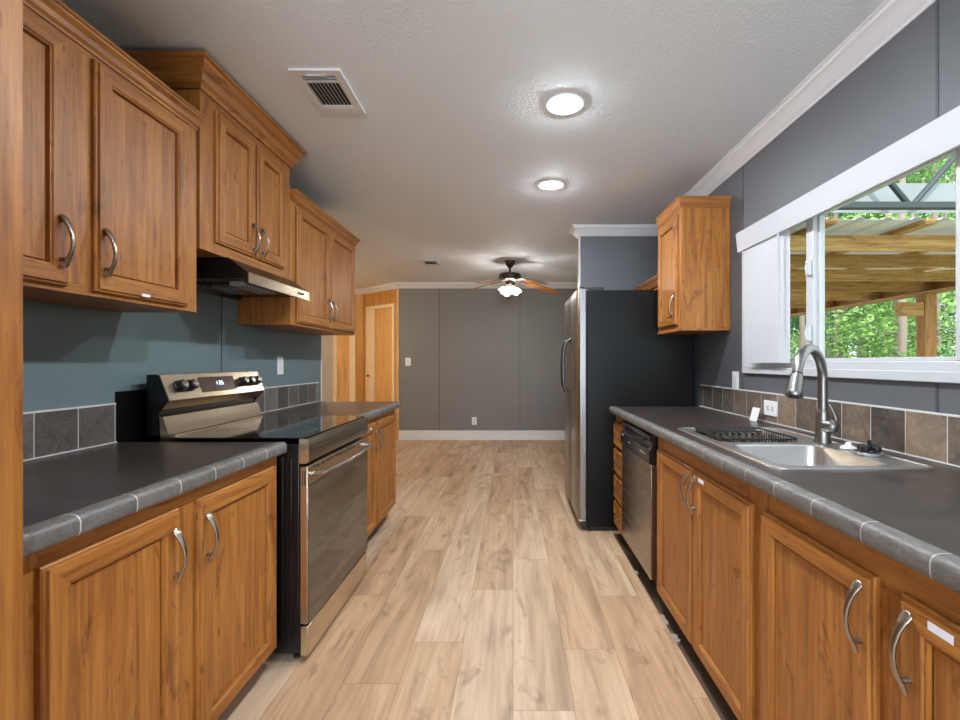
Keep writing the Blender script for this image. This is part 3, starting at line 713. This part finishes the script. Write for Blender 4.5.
for y in (fy0+.035, fy1-.035):
    m_ = MB().box(.545, .66, y-.03, y+.03, 1.752, 1.775); m_.lathe((.505, y, 1.760), [(.018, 0), (.018, .022), (.012, .026)], n=16); m_.box(.505, .55, y-.014, y+.014, 1.764, 1.774)
    m_.build('hinge_cover', BLACKP, c, bevel=.003)
MB().box(.476, .53, fy0+.006, fy0+.05, .070, .084).build('door_foot', CHROME, c, bevel=.003)

# ------------------------------------------------------------------ dishwasher
c = empty('dishwasher', (1.0, 2.62, 0), 'stainless dishwasher with dark control panel under the right counter', 'dishwasher')
dy0, dy1 = 2.315, 2.925
MB().box(.742, 1.34, dy0-.003, dy1+.003, .10, .855).build('tub', BLACKP, c)
dd = MB().box(.708, .740, dy0, dy1, .105, .700).build('door', STEELD, c, bevel=.004)
pr = [(.740, .704), (.706, .704), (.700, .712), (.700, .775), (.716, .790), (.716, .815), (.703, .830), (.705, .850), (.740, .852)]
cp = MB().prism(pr, 1, dy0, dy1).build('control_panel', mat('panel_graphite', srgb(44, 38, 36), .2, .5)[0], c)
hp = [(.700-.022*math.sin(PI*t/12), dy0+.08+(dy1-dy0-.16)*t/12, .818-.020*math.sin(PI*t/12)) for t in range(13)]
MB().tube(hp, [(.006, .010)]*13, 10).build('handle_lip', MATS['panel_graphite'], cp, ang=60)
m_ = MB()
for y in (2.40, 2.425, 2.45, 2.475): MB().box(.699, .7002, y-.006, y+.006, .742, .746).build('button_mark', PLATE, cp)
MB().box(.699, .7002, 2.85, 2.89, .765, .771).build('badge', PLATE, cp); MB().box(.699, .7002, 2.70, 2.73, .742, .747).build('button_mark', PLATE, cp)
MB().box(.775, .79, dy0+.005, dy1-.005, -.012, .098).build('toe_panel', BLACKP, c)

# ------------------------------------------------------------------ sink
c = empty('kitchen_sink', (1.02, 1.75, CT), 'stainless steel double-bowl drop-in sink in the right countertop', 'sink')
def rrect(x0, x1, y0, y1, r, n_=5):
    out = []
    for cx, cy, a0 in ((x1-r, y1-r, 0), (x0+r, y1-r, 90), (x0+r, y0+r, 180), (x1-r, y0+r, 270)):
        for i in range(n_+1): a = math.radians(a0+90*i/n_); out.append((cx+r*math.cos(a), cy+r*math.sin(a)))
    return out
BOWLS = [(.822, 1.165, 1.375, 1.725), (.822, 1.165, 1.775, 2.125)]
bm = bmesh.new()
def ring(pts, z): return [bm.verts.new((p[0], p[1], z)) for p in pts]
def bridge(a, b):
    n_ = len(a)
    for i in range(n_): bm.faces.new((a[i], a[(i+1) % n_], b[(i+1) % n_], b[i]))
o0 = ring(rrect(SX0, SX1, SY0, SY1, .035), CT+.0005); o1 = ring(rrect(SX0+.002, SX1-.002, SY0+.002, SY1-.002, .034), CT+.005); o2 = ring(rrect(SX0+.010, SX1-.010, SY0+.010, SY1-.010, .03), CT+.006); o3 = ring(rrect(SX0+.013, SX1-.013, SY0+.013, SY1-.013, .03), CT+.003)
bridge(o0, o1); bridge(o1, o2); bridge(o2, o3)
edges = [bm.edges.get((o3[i], o3[(i+1) % len(o3)])) for i in range(len(o3))]
for (x0, x1, y0, y1) in BOWLS:
    a = ring(rrect(x0, x1, y0, y1, .05), CT+.003); edges += [bm.edges.new((a[i], a[(i+1) % len(a)])) for i in range(len(a))]
    b1 = ring(rrect(x0+.004, x1-.004, y0+.004, y1-.004, .048), CT-.004); b2 = ring(rrect(x0+.012, x1-.012, y0+.012, y1-.012, .045), CT-.14); b3 = ring(rrect(x0+.045, x1-.045, y0+.045, y1-.045, .03), CT-.175)
    cc = ring([((x0+x1)/2+.045*math.cos(2*PI*(i+3)/24), (y0+y1)/2+.045*math.sin(2*PI*(i+3)/24)) for i in range(24)], CT-.180)
    bridge(a, b1); bridge(b1, b2); bridge(b2, b3); bridge(b3, cc); bm.faces.new(cc)
bmesh.ops.triangle_fill(bm, edges=edges, use_beauty=True)
bmesh.ops.recalc_face_normals(bm, faces=bm.faces)
bmesh.ops.translate(bm, verts=bm.verts, vec=-Vector(c.location))
me = bpy.data.meshes.new('basin'); bm.to_mesh(me); bm.free(); me.materials.append(SINKM)
me.polygons.foreach_set('use_smooth', [True]*len(me.polygons)); me.set_sharp_from_angle(angle=math.radians(40))
o = bpy.data.objects.new('basin', me); COL.objects.link(o); o.parent = c
for (x0, x1, y0, y1) in BOWLS:
    MB().lathe(((x0+x1)/2, (y0+y1)/2, CT-.181), [(.043, 0), (.043, .004), (.036, .004), (.030, .002), (.004, .002), (.004, .008)], n=24).build('drain', CHROME, c)
# wire rack in far bowl
c = empty('dish_rack', (.99, 1.95, .76), 'black wire dish rack sitting in the far bowl of the sink', 'dish rack')
rx0, rx1, ry0_, ry1_ = .842, 1.145, 1.795, 2.105; m_ = MB()
loop = rrect(rx0, rx1, ry0_, ry1_, .03, 4)
for z, r in ((.922, .0035), (.85, .0025), (.775, .003)):
    P = [(p[0], p[1], z) for p in loop]; P.append(P[0]); m_.tube(P, r, 8, cap=False)
m_.build('rack_frame', BLACKP, c)
m_ = MB()
for i in range(16):
    y = ry0_+.02+i*(ry1_-ry0_-.04)/15; m_.tube([(rx0, y, .922), (rx0+.004, y, .775), (rx1-.004, y, .775), (rx1, y, .922)], .0018, 6)
for i in range(10):
    x = rx0+.025+i*(rx1-rx0-.05)/9; m_.tube([(x, ry0_, .922), (x, ry0_+.004, .775), (x, ry1_-.004, .775), (x, ry1_, .922)], .0018, 6)
m_.build('rack_wires', BLACKP, c)
m_ = MB().box(rx0+.01, rx1-.02, ry1_-.075, ry1_-.01, .90, .919); m_.build('utensil_tray', BLACKP, c, bevel=.004)
m_ = MB()
for i in range(9): m_.box(rx0+.02+i*.028, rx0+.034+i*.028, ry1_-.13, ry1_-.10, .86, .918)
m_.build('plate_dividers', STEEL, c)

# faucet
FX, FY = 1.218, 1.770; Z0 = CT+.0045
c = empty('faucet', (FX, FY, Z0), 'brushed nickel pull-down gooseneck faucet at the back of the sink', 'faucet')
MB().lathe((FX, FY, Z0), [(.030, 0), (.030, .004), (.027, .010), (.025, .05), (.022, .11), (.020, .125), (.0185, .128)], n=28).build('faucet_base', FAUCM, c)
D = Vector((-.190, -.140, 0)); R = D.length/2; D.normalize(); pts = [Vector((FX, FY, Z0+.12))]
zt = 1.280-R
pts.append(Vector((FX, FY, zt-.06))); 
for i in range(15):
    a = PI-PI*i/14*.92; pts.append(Vector((FX, FY, zt))+D*(R+R*math.cos(a))+Vector((0, 0, R*math.sin(a))))
MB().tube(pts, .0172, 20).build('gooseneck', FAUCM, c, ang=60)
e = pts[-1]; t = (pts[-1]-pts[-2]).normalized()
MB().tube([e, e+t*.006], .0178, 18).build('collar', BLACKP, c)
sh = MB().tube([e+t*.006, e+t*.02, e+t*.045, e+t*.075, e+t*.088, e+t*.092], [.0185, .0205, .024, .028, .029, .026], 20).build('spray_head', FAUCM, c, ang=50)
MB().tube([e+t*.0921, e+t*.095], [.018, .016], 16).build('spray_nozzle', BLACKP, sh)
hc = Vector((FX+.002, FY, Z0+.066))
hd = Vector((.35, -.93, 0)).normalized()
h_ = MB().lathe(hc+hd*.015, [(.026, -.014), (.028, 0), (.028, .016), (.025, .030), (.016, .040), (.002, .043)], axis=hd, n=22)
h_.tube([hc+hd*.034+Vector((.006, 0, .012)), hc+hd*.040+Vector((.010, 0, .03)), hc+hd*.028+Vector((.008, 0, .062)), hc+hd*.020+Vector((.002, 0, .085))], [.006, .005, .0045, .006], 10)
h_.build('lever_handle', FAUCM, c, ang=60)
# items on deck
c = empty('sink_strainer', (1.215, 1.535, Z0), 'black and chrome basket strainer lying on the sink deck right of the faucet', 'strainer')
MB().lathe((1.215, 1.535, Z0), [(.040, 0), (.044, .006), (.046, .010), (.040, .010), (.036, .006)], n=26).build('strainer_dish', CHROME, c)
m_ = MB()
for i in range(4):
    a = i*PI/2+.4; m_.lathe((1.215+.022*math.cos(a), 1.535+.022*math.sin(a), Z0+.010), [(.010, 0), (.014, .006), (.014, .018), (.010, .022)], n=12)
m_.lathe((1.215, 1.535, Z0+.008), [(.024, 0), (.024, .010), (.008, .014), (.005, .034), (.007, .038), (.004, .042)], n=16)
m_.build('rubber_stopper', BLACKP, c)
o = MB().lathe((1.222, 1.640, Z0), [(.024, 0), (.026, .003), (.020, .008), (.010, .014), (.009, .022), (.004, .024)], n=20); o.tube([(1.222, 1.640, Z0+.012), (1.20, 1.60, Z0+.008)], [.007, .004], 8)
tag(o.build('deck_cap', PLATE, origin=(1.222, 1.64, Z0)), 'small white plastic cap on the sink deck between the faucet and the strainer', 'drain stopper')  # white plastic cap resting on the deck
o = MB(); o.prism([(1.300, CT+.0015), (1.303, CT+.0015), (1.322, CT+.072), (1.319, CT+.0725)], 1, 2.405, 2.475)
tag(o.build('card', PLATE, origin=(1.31, 2.44, CT)), 'blank white card leaning by the tiles left of the outlet', 'card')

# ------------------------------------------------------------------ electrical
def plate(name, loc, nrm, w_, h_, kind, label, horiz=False):
    """nrm: '+x','-x','-y'"""
    c = empty(name, loc, label, 'electrical fitting'); c['category'] = 'light switch' if kind == 's' else 'power outlet'
    def bx(mb, u0, u1, v0, v1, d0, d1):
        if horiz: u0, u1, v0, v1 = v0, v1, u0, u1
        x, y, z = loc
        if nrm == '+x': mb.box(x+d0, x+d1, y+u0, y+u1, z+v0, z+v1)
        elif nrm == '-x': mb.box(x-d1, x-d0, y+u0, y+u1, z+v0, z+v1)
        else: mb.box(x+u0, x+u1, y-d1, y-d0, z+v0, z+v1)
        return mb
    bx(MB(), -w_/2, w_/2, -h_/2, h_/2, .0, .006).build('cover_plate', PLATE, c, bevel=.002)
    if kind == 's': bx(MB(), -.016, .016, -.033, .033, .006, .009).build('rocker', WHITE, c, bevel=.001)
    else:
        for v in (-.021, .021):
            r = bx(MB(), -.016, .016, v-.014, v+.014, .006, .008).build('socket', WHITE, c, bevel=.001)
            m_ = MB(); bx(m_, -.008, -.005, v-.005, v+.006, .008, .0085); bx(m_, .005, .008, v-.005, v+.006, .008, .0085); bx(m_, -.002, .002, v-.011, v-.008, .008, .0085)
            m_.build('slots', DARK, r, smooth=False)
plate('wall_switch', (XL, 3.05, 1.205), '+x', .075, .12, 's', 'white rocker switch on the left wall above the far tiles')
plate('wall_switch', (XR, 2.745, 1.11), '-x', .075, .125, 's', 'white rocker switch on the right wall between the single cabinet and the window')
plate('wall_outlet', (XR-.010, 2.352, .988), '-x', .078, .12, 'o', 'white outlet set sideways in the right slate backsplash', True)
plate('wall_switch', (-1.655, YB, 1.235), '-y', .085, .125, 's', 'white switch on the dining back wall near the hall corner')
plate('wall_outlet', (-.61, YB, .30), '-y', .075, .12, 'o', 'white outlet low on the dining back wall above the baseboard')

# ------------------------------------------------------------------ ceiling fittings
def vent(x0, x1, y0, y1, label):
    c = empty('ceiling_vent', ((x0+x1)/2, (y0+y1)/2, H), label, 'air vent', None); z = H-.010
    w_ = .035; m_ = MB(); L = y1-y0
    a, b = y0+w_*.9, y0+w_+L*.12; e, g = b+L*.03, y1-L*.22
    m_.box(x0, x1, y0, a, z, H).box(x0, x1, g, y1, z, H).box(x0, x0+w_, a, g, z, H).box(x1-w_, x1, a, g, z, H).box(x0+w_, x1-w_, b, e, z, H)
    m_.box(x0+w_+.01, x1-w_-.01, g+.012, y1-.025, z-.002, z)
    m_.build('vent_frame', WHITE, c, bevel=.002)
    MB().box(x0+w_, x1-w_, a, g, H-.002, H-.0005).build('duct_shadow', DARK, c)
    m_ = MB(); n_ = 9
    for i in range(n_):
        x = x0+w_+.006+i*(x1-x0-2*w_-.012)/(n_-1); m_.prism([(x-.004, H-.002), (x-.0025, H-.002), (x+.006, z), (x+.0045, z)], 1, e, g)
    for i in range(3):
        y = a+.008+i*(b-a-.012)/2; m_.box(x0+w_, x1-w_, y-.001, y+.001, z, H-.003)
    m_.box(x0+w_+.03, x1-w_-.04, a-.006, a+.002, z-.006, z)
    m_.build('louvres', mat('louvre_grey', srgb(205, 205, 205), .5)[0] if 'louvre_grey' not in MATS else MATS['louvre_grey'], c)
vent(-.954, -.735, 1.906, 2.25, 'white louvred air vent in the ceiling near the hood cabinet')
vent(-1.14, -.92, 5.46, 5.78, 'small far air vent in the ceiling left of the fan')
def can(x, y, label):
    c = empty('recessed_light', (x, y, H), label, 'ceiling light')
    MB().lathe((x, y, H-.006), [(.060, 0.004), (.064, 0), (.088, 0), (.090, .006), (.060, .006)], n=36).build('trim_ring', WHITE, c)
    MB().lathe((x, y, H-.0035), [(.0001, -.014), (.030, -.012), (.050, -.006), (.060, .003)], n=32).build('lens', EMCAN, c)
can(.25, 2.17, 'round recessed light in the kitchen ceiling, nearest the camera'); can(.267, 3.165, 'round recessed light in the kitchen ceiling, smaller, nearer the dining room')
can(.25, 1.17, 'added round recessed light above the view, continuing the kitchen ceiling row'); can(-.05, -1.1, 'added round recessed light, unseen, far behind the camera')  # both out of view, added to brighten the kitchen

# ceiling fan
FC = Vector((-.037, 5.55, 0))
c = empty('ceiling_fan', (FC.x, FC.y, H), 'bronze ceiling fan with five wooden blades and lit glass shades, dining room', 'ceiling fan')
MB().lathe((FC.x, FC.y, H-.085), [(.018, 0), (.028, .005), (.055, .045), (.066, .070), (.066, .0845)], n=28).build('canopy', BRONZE, c)
MB().tube([(FC.x, FC.y, H-.083), (FC.x, FC.y, 2.325)], .013, 14).build('downrod', BRONZE, c)
MB().lathe((FC.x, FC.y, 2.215), [(.05, 0), (.10, .012), (.130, .022), (.137, .030), (.137, .085), (.125, .100), (.05, .112), (.02, .118)], n=36).build('motor_housing', BRONZE, c)
for k in range(5):
    a = math.radians(20+72*k); u = Vector((math.cos(a), math.sin(a), 0)); v = Vector((-u.y, u.x, 0)); m_ = MB()
    outl = [(.20, -.045), (.26, -.058), (.45, -.066), (.60, -.066), (.645, -.050), (.660, 0), (.645, .050), (.60, .066), (.45, .066), (.26, .058), (.20, .045)]
    vs = []
    for th in (.0, .006):
        for r_, s_ in outl:
            p = FC+u*r_+v*s_; vs.append((p.x, p.y, 2.218-.24*(r_-.2)-s_*.20+th))
    nn = len(outl); m_.add(vs, [tuple(range(nn))[::-1], tuple(range(nn, 2*nn))]+[(i, (i+1) % nn, (i+1) % nn+nn, i+nn) for i in range(nn)])
    bl = m_.build('blade', FANW, c)
    p, q = FC+u*.11, FC+u*.26
    m_ = MB().tube([(p.x, p.y, 2.226), (FC.x+u.x*.17, FC.y+u.y*.17, 2.215), (q.x, q.y, 2.202)], [(.020, .004), (.014, .004), (.035, .003)], 10, flat=(0, 0, 1)); m_.build('blade_iron', BRONZE, bl)
lk = MB().lathe((FC.x, FC.y, 2.150), [(.02, 0), (.05, .006), (.062, .03), (.055, .066)], n=24).build('light_kit', BRONZE, c)
for k in range(4):
    a = math.radians(-65+90*k); u = Vector((math.cos(a), math.sin(a), 0)); ax = (u*.62+Vector((0, 0, -.78))).normalized()
    st = FC+Vector((0, 0, 2.165))+u*.05
    MB().tube([st, st+ax*.03], .014, 12).build('lamp_socket', BRONZE, lk)
    MB().lathe(st+ax*.03, [(.018, 0), (.028, .012), (.040, .04), (.048, .075), (.046, .077), (.038, .045), (.02, .010)], axis=ax, n=20).build('glass_shade', SHADE, lk)
    MB().lathe(st+ax*.035, [(.010, 0), (.014, .012), (.022, .03), (.022, .045), (.012, .058), (.001, .062)], axis=ax, n=16).build('bulb', EMFAN, lk)
for dx, L in ((-.02, .14), (.025, .10)):
    m_ = MB().tube([(FC.x+dx, FC.y-.03, 2.155), (FC.x+dx, FC.y-.03, 2.155-L)], .0022, 6); m_.lathe((FC.x+dx, FC.y-.03, 2.155-L-.025), [(.003, 0), (.006, .008), (.003, .026)], n=8); m_.build('pull_chain', BRONZE, lk)
# hall flush light (out of view, lights the hall doors)
c = empty('flush_light', (-2.75, 5.9, H), 'small dome light on the hall ceiling, hidden behind the left cabinets', 'ceiling light')
MB().lathe((-2.75, 5.9, H-.02), [(.15, 0), (.16, .02)], n=30).build('light_base', WHITE, c)
MB().lathe((-2.75, 5.9, H-.08), [(.02, 0), (.09, .012), (.13, .035), (.14, .059)], n=30).build('light_dome', EMHALL, c)

# underlay scraps at the toe kick
for i, (y, w_, l_) in enumerate(((2.10, .022, .10), (1.97, .03, .07), (2.60, .018, .06))):
    m_ = MB(); pr = [(.713, y), (.716+w_*.6, y+.01), (.714+w_, y+l_*.35), (.716+w_*.5, y+l_*.5), (.715+w_*.9, y+l_*.8), (.713, y+l_)]
    m_.prism(pr, 2, -.011, .002)
    tag(m_.build('underlay_scrap', mat('scrap_%d' % i, srgb(150, 140, 130), .8)[0], origin=(.72, y, 0), smooth=False), ('torn scrap of floor underlay below the sink cabinet, larger far one', 'torn scrap of floor underlay below the sink cabinet, wide near one', 'torn scrap of floor underlay below the dishwasher')[i], 'scrap')

# ------------------------------------------------------------------ OUTSIDE
GZ = -.55
struct(MB().box(XR+.12, 60, -25, 70, GZ-.1, GZ).build('ground_lawn', GRASS, smooth=False))
struct(MB().box(XR+.13, 6.2, 2.2, 12.5, GZ, GZ+.08).build('ground_patio', CONC, smooth=False))
c = empty('patio_cover', (3.5, 6.5, GZ), 'open timber patio roof with pine joists and pale metal sheets outside the window', 'patio roof')
JB, JT = 2.20, 2.336
ys = [3.92, 4.62, 5.37, 6.16, 7.04, 8.03, 9.15, 10.4]
for y in ys: MB().box(1.50, 5.75, y, y+.04, JB, JT).build('joist', PINES[2], c, bevel=.003)
MB().box(5.755, 5.80, 3.5, 11.3, JB-.01, JT).box(5.60, 5.74, 3.5, 11.3, JB-.045, JB-.003).build('outer_beam', PINEY, c, bevel=.003)
for y in (6.08, 9.6): 
    p = MB().box(5.57, 5.73, y, y+.14, GZ+.08, JB-.047).build('post', PINEV, c, bevel=.004)
    MB().box(5.27, 5.565, y+.01, y+.13, 1.86, 2.04).build('corbel', PINE, c, bevel=.004)
for i, x in enumerate((1.7, 2.5, 3.3, 4.1, 4.9, 5.65)): MB().box(x, x+.09, 3.6, 11.2, JT, JT+.04).build('purlin', PINEY, c)
m_ = MB(); x = 1.5
pr = []; k = 0
while x < 5.95:
    pr += [(x, JT+.041), (x+.10, JT+.041), (x+.12, JT+.060), (x+.16, JT+.060), (x+.18, JT+.041)]; x += .23
m_.prism([(a_, b_) for a_, b_ in pr]+[(a_, b_+.002) for a_, b_ in pr[::-1]], 1, 3.62, 11.3)
m_.build('metal_roofing', TIN, c, ang=20)
c = empty('steel_truss', (3.5, 3.45, 2.47), 'dark steel roof truss with diagonal braces in front of a grey sheet, outside', 'truss')
MB().box(1.6, 8.5, 3.42, 3.48, 2.405, 2.45).build('bottom_chord', TRUSSM, c)
MB().box(1.6, 8.5, 3.42, 3.48, 3.25, 3.30).build('top_chord', TRUSSM, c)
for x in (3.05, 4.53, 6.01, 7.49):
    MB().tube([(x+.02, 3.45, 2.44), (x+.74, 3.45, 3.26)], .022, 8).build('brace', TRUSSM, c); MB().tube([(x-.02, 3.45, 2.44), (x-.70, 3.45, 3.26)], .022, 8).build('brace', TRUSSM, c)
o = MB().box(1.6, 8.5, 3.60, 3.61, 2.425, 2.66); tag(o.build('sheet_panel', SHEETM, smooth=False), 'grey metal sheet behind the steel truss, outside', 'metal sheet')
# small pale shed roof
c = empty('garden_shed', (15.2, 15.6, GZ), 'pale shed roof far beyond the patio post at the right of the window', 'shed')
MB().box(14.4, 17.0, 15.0, 17.0, GZ, 1.3).build('shed_wall', SIDING, c)
MB().prism([(14.1, 1.3), (17.3, 1.3), (15.7, 1.85)], 1, 14.8, 17.2).build('shed_roof', TIN, c)

# trees
def leaf_mesh(name, seed, blobs, nl, size, m_):
    rnd = random.Random(seed); vs = []; fs = []
    for (bx_, by_, bz_, r) in blobs:
        for i in range(int(nl*r*r)):
            d = Vector((rnd.gauss(0, 1), rnd.gauss(0, 1), rnd.gauss(0, 1))).normalized()
            rr = r*(.55+.5*rnd.random()**.6); p = Vector((bx_, by_, bz_))+Vector((d.x*rr, d.y*rr, d.z*rr*.8))
            s_ = size*(.6+.8*rnd.random()); a = Vector((rnd.gauss(0, 1), rnd.gauss(0, 1), rnd.gauss(0, .6))).normalized(); b = a.cross(d)
            if b.length < .05: continue
            b.normalize(); o_ = len(vs)
            vs += [p-a*s_, p-b*s_*.45, p+a*s_, p+b*s_*.45]; fs.append((o_, o_+1, o_+2, o_+3))
    me = bpy.data.meshes.new(name); me.from_pydata(vs, [], fs); me.materials.append(m_); return me
def trunk_mb(h, r, seed, blobs):
    rnd = random.Random(seed); m_ = MB(); P = []; R_ = []
    for i in range(9):
        t = i/8; P.append((rnd.uniform(-.12, .12)*t, rnd.uniform(-.12, .12)*t, h*t)); R_.append(r*(1-.75*t)*(1.25 if i == 0 else 1))
    m_.tube(P, R_, 10)
    for (bx_, by_, bz_, br) in blobs[:7]:
        z0 = max(.25*h, bz_-1.6); q = min(8, max(0, int(z0/h*8))); p = Vector(P[q])
        m_.tube([p, p.lerp(Vector((bx_, by_, bz_)), .5)+Vector((0, 0, .1)), Vector((bx_, by_, bz_))], [r*.35, r*.22, r*.08], 6)
    return m_
TREES = []
for k in range(5):
    rnd = random.Random(40+k); h = (10, 11.5, 8.5, 12.5, 10.5)[k]
    blobs = [(rnd.uniform(-1.15, 1.15), rnd.uniform(-1.15, 1.15), rnd.uniform(.20 if k % 2 == 0 else .42, 1.0)*h if k < 4 else rnd.uniform(5.4, 10), rnd.uniform(.55, .95)) for i in range(22 if k < 4 else 10)]
    TREES.append((leaf_mesh('foliage', 60+k, blobs, 1200, .05, LEAF[k % 3]), trunk_mb(h*.92, .075+.012*k, 80+k, blobs)))
trunkmeshes = []
for k, (fm, tm) in enumerate(TREES):
    o = tm.build('trunk', BARK); trunkmeshes.append(o.data); bpy.data.objects.remove(o)
SHR = []
for k in range(3):
    rnd = random.Random(140+k); blobs = [(rnd.uniform(-.6, .6), rnd.uniform(-.6, .6), rnd.uniform(.3, 2.2), rnd.uniform(.45, .7)) for i in range(9)]
    SHR.append(leaf_mesh('foliage', 160+k, blobs, 1500, .045, LEAF[k % 3]))
rnd = random.Random(5); spots = []
for i in range(900):
    t = rnd.uniform(.50, 1.45); y = rnd.uniform(8.5, 34); x = t*y
    if x < 8 or (13 < x < 18.5 and 13.5 < y < 18.5): continue
    if all((x-a_)**2+(y-b_)**2 > 3.0**2 for a_, b_ in spots): spots.append((x, y))
    if len(spots) >= 44: break
spots.sort(key=lambda s_: s_[0]**2+s_[1]**2)
looks = ('broad leafy green tree in the woods beyond the patio', 'tall leafy tree with high crown in the woods beyond the patio', 'shorter dense green tree in the woods beyond the patio', 'tallest bright green tree in the woods beyond the patio')
for i, (x, y) in enumerate(spots):
    k = i % 4; r = empty('tree', (x, y, GZ), looks[k], 'tree', 'woodland trees, '+('broad', 'tall', 'short', 'tallest')[k]); r.rotation_euler.z = rnd.uniform(0, 6.28); s_ = rnd.uniform(.9, 1.15); r.scale = (s_,)*3
    for nm, me in (('foliage', TREES[k][0]), ('trunk', trunkmeshes[k])):
        o = bpy.data.objects.new(nm, me); COL.objects.link(o); o.parent = r
for i, (x, y) in enumerate(((6.35, 9.9), (7.35, 10.2), (8.0, 10.3), (8.6, 10.1), (7.0, 8.1), (8.35, 8.9))):
    r = empty('tree', (x, y, GZ), 'slender grey trunk with a high crown just behind the patio roof', 'tree', 'slender trees behind the patio'); r.rotation_euler.z = i*1.3; r.scale = (.55+.08*(i % 3), .55+.08*(i % 3), 1)
    for nm, me in (('foliage', TREES[4][0]), ('trunk', trunkmeshes[4])):
        o = bpy.data.objects.new(nm, me); COL.objects.link(o); o.parent = r
sh = []
for i in range(600):
    t = rnd.uniform(.5, 1.4); y = rnd.uniform(7.5, 20); x = t*y
    if x < 7.5 or (13 < x < 18.5 and 13.5 < y < 18.5) : continue
    if all((x-a_)**2+(y-b_)**2 > 1.8**2 for a_, b_ in sh+spots): sh.append((x, y))
    if len(sh) >= 26: break
for i, (x, y) in enumerate(sh):
    k = i % 3; o = bpy.data.objects.new('shrub', SHR[k]); COL.objects.link(o); o.location = (x, y, GZ); o.rotation_euler.z = rnd.uniform(0, 6.28)
    tag(o, ('bright green undergrowth bush below the woodland trees', 'mid green undergrowth bush below the woodland trees', 'deep green undergrowth bush below the woodland trees')[k], 'bush', 'undergrowth bushes, '+('bright', 'mid', 'deep')[k])
